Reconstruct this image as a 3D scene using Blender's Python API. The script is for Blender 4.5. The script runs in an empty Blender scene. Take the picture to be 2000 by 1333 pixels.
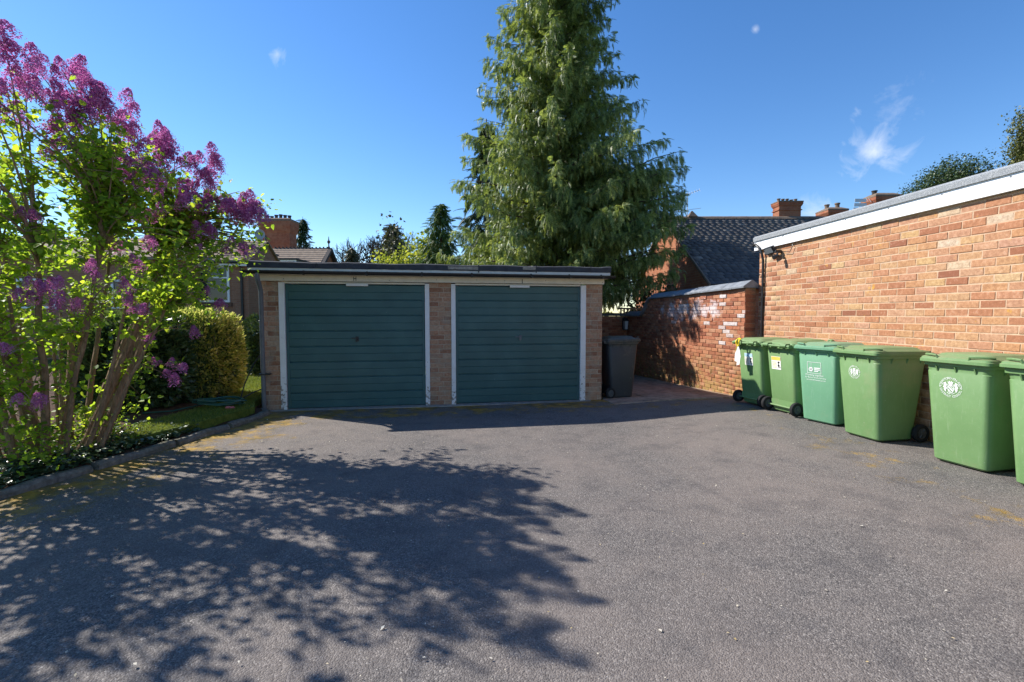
import bpy, bmesh, math, random
import numpy as np
from mathutils import Vector, Matrix

R = math.radians
rng = np.random.default_rng(7)
random.seed(7)
scene = bpy.context.scene
COL = scene.collection

# ------------------------------------------------------------------ camera, sky, sun, exposure
cam_data = bpy.data.cameras.new('camera')
cam_data.sensor_width = 36.0
cam_data.lens = 17.01
cam_data.clip_start = 0.05
cam_data.clip_end = 2000
cam = bpy.data.objects.new('camera', cam_data)
cam.location = (0, 0, 1.606)
cam.rotation_euler = (R(90 - 3.119), 0, 0)
COL.objects.link(cam)
scene.camera = cam

SUN = Vector((-1.126, 0.495, 1.0)).normalized()          # towards the sun
sun_el = math.asin(SUN.z)
sun_az = math.atan2(SUN.x, SUN.y)                         # from +Y towards +X
scene.view_settings.view_transform = 'Standard'
scene.view_settings.look = 'None'
scene.view_settings.gamma = 1.0
scene.view_settings.exposure = 0.92
scene.view_settings.use_curve_mapping = False

world = bpy.data.worlds.new('World')
scene.world = world
world.use_nodes = True
wn, wl = world.node_tree.nodes, world.node_tree.links
wn.clear()
w_out = wn.new('ShaderNodeOutputWorld')
w_bg = wn.new('ShaderNodeBackground')
w_sky = wn.new('ShaderNodeTexSky')
w_sky.sky_type = 'NISHITA'
w_sky.sun_disc = False
w_sky.sun_elevation = sun_el
w_sky.sun_rotation = sun_az
w_sky.altitude = 0
w_sky.air_density = 1.0
w_sky.dust_density = 0.05
w_sky.ozone_density = 3.5
w_bg.inputs['Strength'].default_value = 0.104
w_hsv = wn.new('ShaderNodeHueSaturation')
w_hsv.inputs['Saturation'].default_value = 1.22
w_hsv.inputs['Hue'].default_value = 0.505
wl.new(w_sky.outputs[0], w_hsv.inputs['Color'])
w_co = wn.new('ShaderNodeTexCoord')
w_no = wn.new('ShaderNodeTexNoise')
w_no.inputs['Scale'].default_value = 22
w_no.inputs['Distortion'].default_value = 0.6
w_no.inputs['Detail'].default_value = 8
w_no.inputs['Roughness'].default_value = 0.62
wl.new(w_co.outputs['Generated'], w_no.inputs['Vector'])


def wmath(op, a, b=None, c=None):
    n = wn.new('ShaderNodeMath'); n.operation = op
    for i, v in enumerate((a, b, c)):
        if v is None: continue
        if isinstance(v, (int, float)): n.inputs[i].default_value = v
        else: wl.new(v, n.inputs[i])
    return n.outputs[0]


def cloud(d, size, amount, thr):
    d = Vector(d).normalized()
    n = wn.new('ShaderNodeVectorMath'); n.operation = 'DISTANCE'
    wl.new(w_co.outputs['Generated'], n.inputs[0]); n.inputs[1].default_value = d
    fall = wmath('SUBTRACT', 1.0, wmath('DIVIDE', n.outputs['Value'], size))
    fall = wmath('MAXIMUM', fall, 0.0)
    m = wmath('SUBTRACT', wmath('ADD', w_no.outputs['Fac'], wmath('MULTIPLY', fall, 0.55)), thr)
    m = wmath('MINIMUM', wmath('MAXIMUM', wmath('MULTIPLY', m, 2.6), 0.0), 1.0)
    m = wmath('MULTIPLY', wmath('MULTIPLY', m, wmath('POWER', fall, 0.6)), amount)
    return m


cl = cloud((0.735, 1.0, 0.335), 0.095, 0.6, 0.82)         # small puff high over the outbuilding
for args in (((0.775, 1.0, 0.43), 0.10, 0.30, 0.86), ((-0.47, 1.0, 0.52), 0.045, 0.5, 0.93),
             ((0.695, 1.0, 0.405), 0.045, 0.45, 0.92), ((0.487, 1.0, 0.57), 0.014, 0.4, 0.86),
             ((-0.30, 1.0, 0.08), 0.09, 0.7, 0.80), ((0.62, 1.0, 0.19), 0.08, 0.55, 0.82), ((0.75, 1.0, 0.20), 0.08, 0.4, 0.84)):
    cl = wmath('MAXIMUM', cl, cloud(*args))
w_mix = wn.new('ShaderNodeMix'); w_mix.data_type = 'RGBA'
wl.new(cl, w_mix.inputs[0])
wl.new(w_hsv.outputs[0], w_mix.inputs[6])
w_mix.inputs[7].default_value = (6.0, 6.2, 6.6, 1)
wl.new(w_mix.outputs[2], w_bg.inputs['Color'])
wl.new(w_bg.outputs[0], w_out.inputs['Surface'])

sun_data = bpy.data.lights.new('sun', 'SUN')
sun_data.energy = 4.4
sun_data.angle = R(0.55)
sun_data.color = (1.0, 0.955, 0.88)
sun = bpy.data.objects.new('sun', sun_data)
sun.rotation_euler = (-SUN).to_track_quat('-Z', 'Y').to_euler()
sun.location = (-20, 20, 30)
COL.objects.link(sun)

# ------------------------------------------------------------------ materials


class NT:
    def __init__(self, name):
        self.m = bpy.data.materials.new(name); self.m.use_nodes = True
        self.n, self.l = self.m.node_tree.nodes, self.m.node_tree.links
        self.b = self.n['Principled BSDF']; self.out = self.n['Material Output']
        self.b.inputs['Specular IOR Level'].default_value = 0.3

    def put(self, sock, v):
        if isinstance(v, (int, float)): sock.default_value = v
        elif isinstance(v, (tuple, list)): sock.default_value = tuple(v) + ((1,) if len(v) == 3 and sock.type == 'RGBA' else ())
        else: self.l.new(v, sock)

    def node(self, t, **kw):
        n = self.n.new(t)
        for k, v in kw.items(): setattr(n, k, v)
        return n

    def noise(self, scale, detail=4, rough=0.55, vec=None, dist=0.0):
        n = self.node('ShaderNodeTexNoise')
        n.inputs['Scale'].default_value = scale; n.inputs['Detail'].default_value = detail
        n.inputs['Roughness'].default_value = rough; n.inputs['Distortion'].default_value = dist
        if vec is not None: self.l.new(vec, n.inputs['Vector'])
        return n.outputs['Fac']

    def voro(self, scale, vec=None, out='Distance', feature='F1'):
        n = self.node('ShaderNodeTexVoronoi', feature=feature)
        n.inputs['Scale'].default_value = scale
        if vec is not None: self.l.new(vec, n.inputs['Vector'])
        return n.outputs[out]

    def ramp(self, fac, stops, interp='LINEAR'):
        n = self.node('ShaderNodeValToRGB'); n.color_ramp.interpolation = interp
        e = n.color_ramp.elements
        while len(e) < len(stops): e.new(0.5)
        for i, (p, c) in enumerate(stops):
            e[i].position = p
            e[i].color = (c, c, c, 1) if isinstance(c, (int, float)) else tuple(c) + (1,)
        self.put(n.inputs[0], fac)
        return n.outputs[0]

    def mix(self, fac, a, b, blend='MIX'):
        n = self.node('ShaderNodeMix', data_type='RGBA', blend_type=blend)
        self.put(n.inputs[0], fac); self.put(n.inputs[6], a); self.put(n.inputs[7], b)
        return n.outputs[2]

    def math(self, op, a, b=None, clamp=False):
        n = self.node('ShaderNodeMath', operation=op, use_clamp=clamp)
        self.put(n.inputs[0], a)
        if b is not None: self.put(n.inputs[1], b)
        return n.outputs[0]

    def pos(self): return self.node('ShaderNodeNewGeometry').outputs['Position']
    def island(self): return self.node('ShaderNodeNewGeometry').outputs['Random Per Island']
    def objrand(self): return self.node('ShaderNodeObjectInfo').outputs['Random']
    def objco(self): return self.node('ShaderNodeTexCoord').outputs['Object']

    def xyz(self, vec):
        n = self.node('ShaderNodeSeparateXYZ'); self.l.new(vec, n.inputs[0]); return n.outputs

    def comb(self, x, y, z):
        n = self.node('ShaderNodeCombineXYZ')
        for i, v in enumerate((x, y, z)): self.put(n.inputs[i], v)
        return n.outputs[0]

    def bump(self, h, strength=0.3, dist=0.01, normal=None):
        n = self.node('ShaderNodeBump')
        n.inputs['Strength'].default_value = strength; n.inputs['Distance'].default_value = dist
        self.put(n.inputs['Height'], h)
        if normal is not None: self.l.new(normal, n.inputs['Normal'])
        self.l.new(n.outputs[0], self.b.inputs['Normal'])
        return n.outputs[0]

    def fin(self, col=None, rough=0.8, spec=None, metal=None):
        if col is not None: self.put(self.b.inputs['Base Color'], col)
        self.put(self.b.inputs['Roughness'], rough)
        if spec is not None: self.b.inputs['Specular IOR Level'].default_value = spec
        if metal is not None: self.b.inputs['Metallic'].default_value = metal
        return self.m


MATS = {}


def plain(name, col, rough=0.7, spec=0.3, var=0.25, scale=6, bump=0.0, bscale=60, metal=0):
    """one colour with blotchy wear"""
    if name in MATS: return MATS[name]
    t = NT(name); p = t.pos()
    n1 = t.noise(scale, 6, 0.6, p); n2 = t.noise(scale * 9, 4, 0.6, p)
    f = t.math('ADD', t.math('MULTIPLY', n1, 0.7), t.math('MULTIPLY', n2, 0.3))
    dark = tuple(c * (1 - var) for c in col); lite = tuple(min(1, c * (1 + var)) for c in col)
    c = t.ramp(f, [(0.3, dark), (0.7, lite)])
    if bump: t.bump(t.noise(bscale, 4, 0.6, p), bump, 0.004)
    MATS[name] = t.fin(c, t.ramp(n1, [(0.3, max(0.05, rough - 0.1)), (0.7, min(1, rough + 0.1))]), spec, metal)
    return MATS[name]


def foliage(name, stops, trans, tcol, rough=0.5, spec=0.25, obj=False):
    t = NT(name)
    r = t.island()
    p = t.pos()
    nz = t.noise(1.1, 3, 0.5, p)
    f = t.math('ADD', t.math('MULTIPLY', r, 0.65), t.math('MULTIPLY', t.math('SUBTRACT', nz, 0.3), 0.7), clamp=True)
    c = t.ramp(f, stops)
    t.fin(c, rough, spec)
    tr = t.node('ShaderNodeBsdfTranslucent')
    tc = t.mix(1.0, c, tcol, 'MULTIPLY')
    t.l.new(tc, tr.inputs['Color'])
    mx = t.node('ShaderNodeMixShader'); mx.inputs[0].default_value = trans
    t.l.new(t.b.outputs[0], mx.inputs[1]); t.l.new(tr.outputs[0], mx.inputs[2])
    t.l.new(mx.outputs[0], t.out.inputs['Surface'])
    return t.m


def limewash(t, p, c):
    """worn whitewash left on the upper part of the old wall"""
    s_ = t.xyz(p)
    a = t.math('SUBTRACT', 1.0, t.math('DIVIDE', t.math('ABSOLUTE', t.math('SUBTRACT', s_[1], 11.1)), 2.0), clamp=True)
    b = t.math('SUBTRACT', 1.0, t.math('DIVIDE', t.math('ABSOLUTE', t.math('SUBTRACT', s_[2], 1.72)), 0.42), clamp=True)
    r = t.math('MULTIPLY', t.math('MINIMUM', t.math('MULTIPLY', a, 1.8), 1.0), b)
    n = t.math('ADD', t.math('MULTIPLY', t.noise(4.5, 7, 0.7, p), 0.8), t.math('MULTIPLY', t.noise(45, 4, 0.7, p), 0.2))
    k = t.math('MULTIPLY', t.math('SUBTRACT', t.math('ADD', n, t.math('MULTIPLY', r, 0.30)), 0.66), 7.0, clamp=True)
    return t.mix(t.math('MULTIPLY', t.math('MULTIPLY', k, t.ramp(r, [(0.0, 0.0), (0.15, 1.0)])), 0.8), c, (0.66, 0.60, 0.60))


def brick_mat(name, stops, island=False, dirt=None, lichen=0.0, spots=None):
    t = NT(name)
    r = t.island() if island else t.objrand()
    c = t.ramp(r, stops)
    p = t.pos()
    n1 = t.noise(28, 6, 0.65, p); n2 = t.noise(5, 4, 0.6, p); n3 = t.noise(160, 3, 0.6, p)
    c = t.mix(t.ramp(n1, [(0.35, 0.55), (0.62, 0.0)]), c, (0.24, 0.105, 0.055), 'MIX')
    c = t.mix(t.ramp(n1, [(0.56, 0.0), (0.75, 0.6)]), c, (0.52, 0.36, 0.26), 'MIX')
    c = t.mix(0.55, c, t.ramp(n3, [(0.3, 0.55), (0.7, 1.0)]), 'MULTIPLY')
    if dirt: c = t.mix(t.ramp(n2, [(0.48, 0.0), (0.7, 0.75)]), c, dirt, 'MIX')
    if spots:                                                   # odd yellow patches
        c = t.mix(t.ramp(t.noise(6.0, 3, 0.6, p), [(0.66, 0.0), (0.74, 0.6)]), c, spots, 'MIX')
    if lichen:
        z = t.xyz(p)[2]
        low = t.math('SUBTRACT', 1.0, t.math('DIVIDE', z, lichen), clamp=True)
        m = t.math('MULTIPLY', low, t.ramp(t.noise(7, 5, 0.65, p), [(0.40, 0.0), (0.6, 0.85)]))
        c = t.mix(m, c, (0.30, 0.22, 0.075), 'MIX')
        c = limewash(t, p, c)
    h = t.math('ADD', t.math('MULTIPLY', n1, 0.6), t.math('MULTIPLY', n3, 0.4))
    t.bump(h, 0.5, 0.006)
    return t.fin(c, 0.88, 0.2)


def brickwork_far(name, axis, course, length, c1, c2, mortar, blotch):
    """far walls: pieces too small to tell apart"""
    t = NT(name)
    o = t.objco(); s = t.xyz(o)
    v = t.comb(t.math('ADD', s[0], s[1]), s[2], 0.0)
    b = t.node('ShaderNodeTexBrick')
    b.inputs['Scale'].default_value = 1.0
    b.inputs['Brick Width'].default_value = length; b.inputs['Row Height'].default_value = course
    b.inputs['Mortar Size'].default_value = 0.006; b.inputs['Mortar Smooth'].default_value = 0.3
    b.inputs['Color1'].default_value = c1 + (1,); b.inputs['Color2'].default_value = c2 + (1,)
    b.inputs['Mortar'].default_value = mortar + (1,); b.inputs['Bias'].default_value = -0.1
    t.l.new(v, b.inputs['Vector'])
    p = t.pos()
    c = t.mix(t.ramp(t.noise(2.2, 6, 0.65, p), [(0.42, 0.0), (0.66, 0.65)]), b.outputs['Color'], blotch)
    c = t.mix(0.6, c, t.ramp(t.noise(30, 4, 0.6, p), [(0.3, 0.55), (0.7, 1.0)]), 'MULTIPLY')
    h = t.math('SUBTRACT', 1.0, b.outputs['Fac'])
    t.bump(h, 0.6, 0.01)
    return t.fin(c, 0.9, 0.15)


# tarmac
t = NT('tarmac'); p = t.pos(); s = t.xyz(p)
v1 = t.voro(115, p, 'Color'); vd = t.voro(115, p, 'Distance'); v2 = t.voro(260, p, 'Color')
n_big = t.noise(0.55, 5, 0.6, p); n_mid = t.noise(3.2, 6, 0.65, p); n_fine = t.noise(70, 5, 0.7, p)
bw = t.node('ShaderNodeRGBToBW'); t.l.new(v1, bw.inputs[0]); bw2 = t.node('ShaderNodeRGBToBW'); t.l.new(v2, bw2.inputs[0])
grain = t.math('ADD', t.math('MULTIPLY', bw.outputs[0], 0.6), t.math('MULTIPLY', bw2.outputs[0], 0.4))
col = t.ramp(grain, [(0.12, (0.040, 0.037, 0.037)), (0.5, (0.130, 0.117, 0.109)), (0.75, (0.22, 0.198, 0.18)), (0.97, (0.50, 0.46, 0.41))])
col = t.mix(t.ramp(n_big, [(0.38, 0.0), (0.62, 0.5)]), col, (0.225, 0.185, 0.16), 'MIX')
col = t.mix(t.ramp(n_mid, [(0.5, 0.0), (0.7, 0.5)]), col, (0.062, 0.058, 0.06), 'MIX')
# moss along the kerb, in front of the garage doors and by the bins
kerb_d = t.math('ABSOLUTE', t.math('SUBTRACT', t.math('SUBTRACT', s[0], t.math('MULTIPLY', s[1], 0.155)), -4.95))
m1 = t.ramp(t.math('DIVIDE', kerb_d, 1.5), [(0.0, 0.62), (0.45, 0.42), (1.0, 0.0)])
gar = t.math('SUBTRACT', t.math('ADD', 8.7, t.math('MULTIPLY', s[0], 0.174)), s[1])
m2 = t.ramp(t.math('DIVIDE', t.math('ABSOLUTE', gar), 2.0), [(0.0, 0.62), (0.42, 0.40), (0.75, 0.0)])
m3 = t.ramp(t.math('ABSOLUTE', t.math('SUBTRACT', s[0], 3.75)), [(0.0, 0.38), (0.7, 0.0)])
mossf = t.math('MAXIMUM', t.math('MAXIMUM', m1, m2), m3)
mossn = t.math('ADD', t.noise(2.3, 8, 0.72, p), t.math('MULTIPLY', t.math('SUBTRACT', n_fine, 0.5), 0.35))
mm = t.math('MULTIPLY', t.math('SUBTRACT', t.math('ADD', mossn, t.math('MULTIPLY', mossf, 0.5)), 0.70), 8.0, clamp=True)
mm = t.math('MULTIPLY', mm, t.ramp(mossf, [(0.0, 0.0), (0.12, 0.9)]))
mcol = t.ramp(t.noise(5, 4, 0.6, p), [(0.3, (0.085, 0.075, 0.024)), (0.5, (0.25, 0.155, 0.028)), (0.7, (0.52, 0.31, 0.035))])
col = t.mix(mm, col, mcol, 'MIX')
# pale chippings and grit trodden into the surface
grit = t.voro(17, p, 'Distance')
col = t.mix(t.ramp(grit, [(0.035, 0.75), (0.055, 0.0)]), col, (0.55, 0.53, 0.49), 'MIX')
hh = t.math('ADD', t.math('MULTIPLY', vd, -0.8), t.math('MULTIPLY', n_fine, 0.5))
t.bump(hh, 0.9, 0.006)
M_TARMAC = t.fin(col, 0.85, 0.25)

t = NT('soil'); p = t.pos()
c = t.ramp(t.noise(9, 8, 0.7, p), [(0.3, (0.035, 0.022, 0.014)), (0.6, (0.11, 0.065, 0.04)), (0.8, (0.17, 0.105, 0.07))])
t.bump(t.noise(24, 8, 0.7, p), 0.9, 0.03); M_SOIL = t.fin(c, 0.95, 0.1)
t = NT('turf'); p = t.pos()
c = t.ramp(t.noise(14, 8, 0.7, p), [(0.3, (0.05, 0.08, 0.015)), (0.6, (0.12, 0.16, 0.03)), (0.8, (0.2, 0.19, 0.06))])
t.bump(t.noise(60, 6, 0.7, p), 0.9, 0.02); M_TURF = t.fin(c, 0.95, 0.1)
t = NT('far_ground'); p = t.pos()
c = t.ramp(t.noise(0.4, 8, 0.7, p), [(0.3, (0.04, 0.065, 0.018)), (0.6, (0.09, 0.11, 0.03)), (0.8, (0.13, 0.10, 0.05))])
M_GROUND = t.fin(c, 0.95, 0.1)

ST_GAR = [(0.0, (0.28, 0.13, 0.08)), (0.25, (0.43, 0.24, 0.155)), (0.5, (0.51, 0.335, 0.22)), (0.75, (0.48, 0.25, 0.155)), (1.0, (0.56, 0.41, 0.29))]
ST_OUT = [(0.0, (0.27, 0.10, 0.06)), (0.07, (0.37, 0.15, 0.08)), (0.25, (0.48, 0.22, 0.115)), (0.42, (0.53, 0.29, 0.18)), (0.58, (0.52, 0.265, 0.125)), (0.75, (0.57, 0.335, 0.175)), (0.9, (0.53, 0.29, 0.19)), (0.975, (0.58, 0.375, 0.17)), (1.0, (0.64, 0.51, 0.37))]
ST_OLD = [(0.0, (0.27, 0.085, 0.05)), (0.35, (0.43, 0.15, 0.08)), (0.7, (0.52, 0.21, 0.11)), (1.0, (0.48, 0.25, 0.15))]
M_BR_GAR = brick_mat('garage_brick', ST_GAR, False, (0.30, 0.26, 0.20), 0.0)
M_BR_OUT = brick_mat('outbuilding_brick', ST_OUT, False, None, 0.0, (0.62, 0.34, 0.03))
M_BR_OUT_I = brick_mat('outbuilding_brick_mass', ST_OUT, True, None, 0.0, (0.62, 0.34, 0.03))
M_BR_OLD = brick_mat('old_brick', ST_OLD, False, None, 1.0)
M_BR_OLD_I = brick_mat('old_brick_mass', ST_OLD, True, None, 1.0)
M_BR_PALE = brick_mat('limewashed_brick', [(0.0, (0.55, 0.42, 0.38)), (0.6, (0.66, 0.58, 0.55)), (1.0, (0.72, 0.67, 0.66))], False)
M_MORTAR = plain('mortar', (0.50, 0.345, 0.23), 0.95, 0.1, 0.25, 12, 0.5, 140)
M_MORTAR_G = plain('grey_mortar', (0.42, 0.34, 0.26), 0.95, 0.1, 0.3, 10, 0.5, 140)
M_MORTAR_OLD = plain('old_mortar', (0.38, 0.235, 0.15), 0.95, 0.1, 0.35, 8, 0.5, 140)
M_WALL_SIDE = brickwork_far('garage_side_brickwork', 'y', 0.083, 0.249, (0.42, 0.27, 0.175), (0.36, 0.2, 0.125), (0.36, 0.3, 0.24), (0.30, 0.22, 0.15))
M_FAR_RED_Y = brickwork_far('gable_brickwork', 'y', 0.078, 0.24, (0.40, 0.135, 0.065), (0.30, 0.095, 0.05), (0.32, 0.22, 0.15), (0.44, 0.23, 0.13))
M_FAR_RED_X = brickwork_far('house_front_brickwork', 'x', 0.078, 0.24, (0.40, 0.135, 0.065), (0.30, 0.095, 0.05), (0.32, 0.22, 0.15), (0.44, 0.23, 0.13))
M_FAR_BROWN_X = brickwork_far('brown_brickwork', 'x', 0.078, 0.235, (0.34, 0.155, 0.095), (0.42, 0.215, 0.135), (0.38, 0.27, 0.19), (0.36, 0.2, 0.13))
M_FAR_BROWN_Y = brickwork_far('brown_gable_brickwork', 'y', 0.078, 0.235, (0.34, 0.155, 0.095), (0.42, 0.215, 0.135), (0.38, 0.27, 0.19), (0.36, 0.2, 0.13))
M_CHIM = brickwork_far('chimney_brickwork', 'x', 0.085, 0.25, (0.36, 0.115, 0.06), (0.27, 0.085, 0.05), (0.3, 0.19, 0.13), (0.44, 0.22, 0.13))

t = NT('white_paint'); p = t.pos()
fl = t.noise(22, 8, 0.7, p); zz = t.xyz(p)[2]
low = t.ramp(zz, [(0.0, 0.16), (0.9, 0.0)])
pk = t.ramp(t.math('ADD', fl, low), [(0.66, 0.0), (0.70, 1.0)])
c = t.mix(t.ramp(t.noise(6, 5, 0.6, p), [(0.35, 0.0), (0.7, 0.35)]), (0.74, 0.74, 0.74), (0.56, 0.53, 0.48))
c = t.mix(pk, c, (0.27, 0.23, 0.19)); t.bump(fl, 0.25, 0.004)
M_WHITE = t.fin(c, 0.6, 0.3)
M_UPVC = plain('white_plastic', (0.80, 0.80, 0.80), 0.35, 0.4, 0.03, 3)
M_CREAM = plain('cream_paint', (0.66, 0.62, 0.53), 0.6, 0.3, 0.14, 7, 0.1, 80)
M_BLACK = plain('black_plastic', (0.018, 0.018, 0.02), 0.4, 0.45, 0.3, 5)
M_GREYPIPE = plain('grey_pipe', (0.13, 0.14, 0.155), 0.5, 0.4, 0.2, 9)
M_FELT = plain('roof_felt', (0.055, 0.056, 0.062), 0.9, 0.2, 0.4, 9, 0.5, 200)
M_CONC = plain('concrete', (0.30, 0.28, 0.25), 0.92, 0.15, 0.35, 9, 0.6, 90)
t = NT('mineral_felt'); p = t.pos()
c = t.ramp(t.voro(170, p, 'Distance'), [(0.1, (0.10, 0.11, 0.12)), (0.5, (0.24, 0.255, 0.27)), (0.8, (0.42, 0.43, 0.44))])
t.bump(t.voro(170, p, 'Distance'), 0.7, 0.003); M_MINERAL = t.fin(c, 0.9, 0.2)
t = NT('kerb_stone'); p = t.pos()
c = t.ramp(t.noise(18, 8, 0.7, p), [(0.3, (0.09, 0.085, 0.075)), (0.6, (0.22, 0.205, 0.18)), (0.78, (0.36, 0.34, 0.30))])
c = t.mix(t.ramp(t.noise(4, 6, 0.7, p), [(0.5, 0.0), (0.68, 0.6)]), c, (0.10, 0.085, 0.03)); t.bump(t.noise(60, 7, 0.7, p), 0.8, 0.012)
M_KERB = t.fin(c, 0.93, 0.15)
t = NT('paving'); p = t.pos(); r = t.objrand()
c = t.ramp(r, [(0.0, (0.33, 0.235, 0.165)), (0.5, (0.43, 0.315, 0.225)), (1.0, (0.36, 0.275, 0.21))])
c = t.mix(t.ramp(t.noise(5, 8, 0.7, p), [(0.42, 0.0), (0.65, 0.75)]), c, (0.11, 0.085, 0.06)); t.bump(t.noise(50, 6, 0.7, p), 0.5, 0.006)
M_PAVE = t.fin(c, 0.9, 0.2)
t = NT('green_door'); p = t.pos(); s = t.xyz(p)
n1 = t.noise(2.2, 6, 0.6, p); n2 = t.noise(16, 6, 0.7, p)
c = t.ramp(n1, [(0.3, (0.026, 0.084, 0.088)), (0.55, (0.034, 0.104, 0.108)), (0.75, (0.046, 0.122, 0.126))])
c = t.mix(t.ramp(n2, [(0.62, 0.0), (0.78, 0.25)]), c, (0.07, 0.13, 0.11))
c = t.mix(t.ramp(t.voro(7, p), [(0.022, 0.6), (0.035, 0.0)]), c, (0.35, 0.37, 0.36))
t.bump(t.noise(3.5, 3, 0.5, p), 0.12, 0.02)
M_DOOR = t.fin(c, t.ramp(n2, [(0.3, 0.38), (0.7, 0.52)]), 0.45)


def bark(name, a, b, sc=10):
    t = NT(name); o = t.pos()
    mp = t.node('ShaderNodeMapping'); mp.inputs['Scale'].default_value = (1, 1, 0.25); t.l.new(o, mp.inputs['Vector'])
    n = t.noise(sc, 8, 0.7, mp.outputs[0], 0.6)
    t.bump(n, 0.9, 0.02)
    return t.fin(t.ramp(n, [(0.3, a), (0.7, b)]), 0.92, 0.15)


M_BARK = bark('lilac_bark', (0.14, 0.092, 0.06), (0.40, 0.27, 0.17), 26)
M_BARK_C = bark('conifer_bark', (0.05, 0.035, 0.025), (0.19, 0.135, 0.095), 12)
M_BARK_G = bark('grey_bark', (0.05, 0.042, 0.038), (0.15, 0.125, 0.105), 12)
M_LILAC = foliage('lilac_leaf', [(0.1, (0.10, 0.20, 0.028)), (0.45, (0.19, 0.33, 0.04)), (0.85, (0.33, 0.45, 0.055))], 0.62, (2.1, 1.75, 0.9))
M_CON = foliage('cedar_spray', [(0.1, (0.065, 0.100, 0.036)), (0.4, (0.155, 0.21, 0.066)), (0.7, (0.27, 0.325, 0.10)), (0.97, (0.40, 0.40, 0.15))], 0.36, (1.6, 1.55, 0.85), 0.45, 0.35)
M_CON2 = foliage('dark_needles', [(0.1, (0.022, 0.044, 0.020)), (0.5, (0.045, 0.075, 0.03)), (0.9, (0.08, 0.105, 0.042))], 0.15, (1.3, 1.3, 0.8), 0.5)
M_CON3 = foliage('brown_green_needles', [(0.1, (0.035, 0.045, 0.022)), (0.5, (0.085, 0.085, 0.04)), (0.9, (0.13, 0.12, 0.06))], 0.15, (1.3, 1.3, 0.8), 0.5)
M_CON4 = foliage('bright_needles', [(0.1, (0.035, 0.075, 0.018)), (0.5, (0.075, 0.135, 0.026)), (0.9, (0.13, 0.185, 0.04))], 0.2, (1.4, 1.4, 0.8), 0.5)
M_YOUNG = foliage('young_leaf', [(0.1, (0.15, 0.19, 0.03)), (0.5, (0.27, 0.31, 0.05)), (0.9, (0.38, 0.39, 0.08))], 0.42, (1.6, 1.55, 0.8))
M_EVER = foliage('evergreen_leaf', [(0.1, (0.028, 0.055, 0.018)), (0.5, (0.055, 0.09, 0.03)), (0.9, (0.09, 0.13, 0.045))], 0.15, (1.3, 1.3, 0.8), 0.4, 0.4)
M_GOLDC = foliage('golden_cypress', [(0.1, (0.06, 0.075, 0.018)), (0.5, (0.12, 0.13, 0.032)), (0.9, (0.19, 0.185, 0.05))], 0.15, (1.3, 1.3, 0.8))
M_LAUREL = foliage('dark_hedge_leaf', [(0.1, (0.034, 0.068, 0.026)), (0.5, (0.066, 0.115, 0.042)), (0.9, (0.13, 0.18, 0.075))], 0.3, (1.5, 1.5, 0.8), 0.32, 0.5)
M_GOLDH = foliage('variegated_leaf', [(0.1, (0.10, 0.16, 0.035)), (0.4, (0.25, 0.31, 0.08)), (0.7, (0.46, 0.46, 0.17)), (0.97, (0.68, 0.64, 0.36))], 0.58, (1.6, 1.5, 0.95), 0.45)
M_IVY = foliage('ivy_leaf', [(0.1, (0.02, 0.045, 0.02)), (0.5, (0.05, 0.09, 0.045)), (0.9, (0.11, 0.15, 0.08))], 0.15, (1.3, 1.3, 0.8), 0.35, 0.45)
M_GRASS = foliage('grass_blade', [(0.1, (0.09, 0.13, 0.02)), (0.5, (0.17, 0.21, 0.035)), (0.9, (0.27, 0.27, 0.08))], 0.35, (1.4, 1.4, 0.8))
M_FLOWER = foliage('lilac_flower', [(0.1, (0.36, 0.085, 0.27)), (0.45, (0.56, 0.205, 0.45)), (0.75, (0.70, 0.36, 0.61)), (1.0, (0.82, 0.56, 0.77))], 0.55, (1.3, 1.2, 1.28), 0.6, 0.1)
M_DEBRIS = foliage('fallen_petals', [(0.1, (0.45, 0.40, 0.30)), (0.5, (0.62, 0.58, 0.5)), (0.8, (0.45, 0.33, 0.12)), (0.95, (0.7, 0.68, 0.62))], 0.1, (1, 1, 1), 0.8)

# ------------------------------------------------------------------ object helpers


def put_props(o, label=None, category=None, group=None, kind=None):
    if label: o['label'] = label
    if category: o['category'] = category
    if group: o['group'] = group
    if kind: o['kind'] = kind
    return o


def empty(name, loc=(0, 0, 0), rz=0.0, **kw):
    o = bpy.data.objects.new(name, None); COL.objects.link(o)
    o.location = loc; o.rotation_euler = (0, 0, rz); o.empty_display_size = 0.2
    return put_props(o, **kw)


def link(name, me, parent=None, loc=None, rz=None, **kw):
    o = bpy.data.objects.new(name, me); COL.objects.link(o)
    if parent is not None: o.parent = parent
    if loc is not None: o.location = loc
    if rz is not None: o.rotation_euler = (0, 0, rz)
    return put_props(o, **kw)


def np_mesh(name, V, F, mat, smooth=False):
    """V (n,3), F list of (m,k) index arrays"""
    me = bpy.data.meshes.new(name)
    V = np.asarray(V, np.float32)
    me.vertices.add(len(V)); me.vertices.foreach_set('co', V.ravel())
    fs = [np.asarray(f, np.int32) for f in (F if isinstance(F, list) else [F]) if len(f)]
    tot = sum(len(f) for f in fs); nl = sum(f.size for f in fs)
    me.loops.add(nl); me.polygons.add(tot)
    me.loops.foreach_set('vertex_index', np.concatenate([f.ravel() for f in fs]))
    sizes = np.concatenate([np.full(len(f), f.shape[1], np.int32) for f in fs])
    starts = np.concatenate([[0], np.cumsum(sizes)[:-1]]).astype(np.int32)
    me.polygons.foreach_set('loop_start', starts)
    if smooth: me.polygons.foreach_set('use_smooth', np.ones(tot, bool))
    me.materials.append(mat)
    me.update(calc_edges=True)
    me.validate()
    return me


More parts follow.
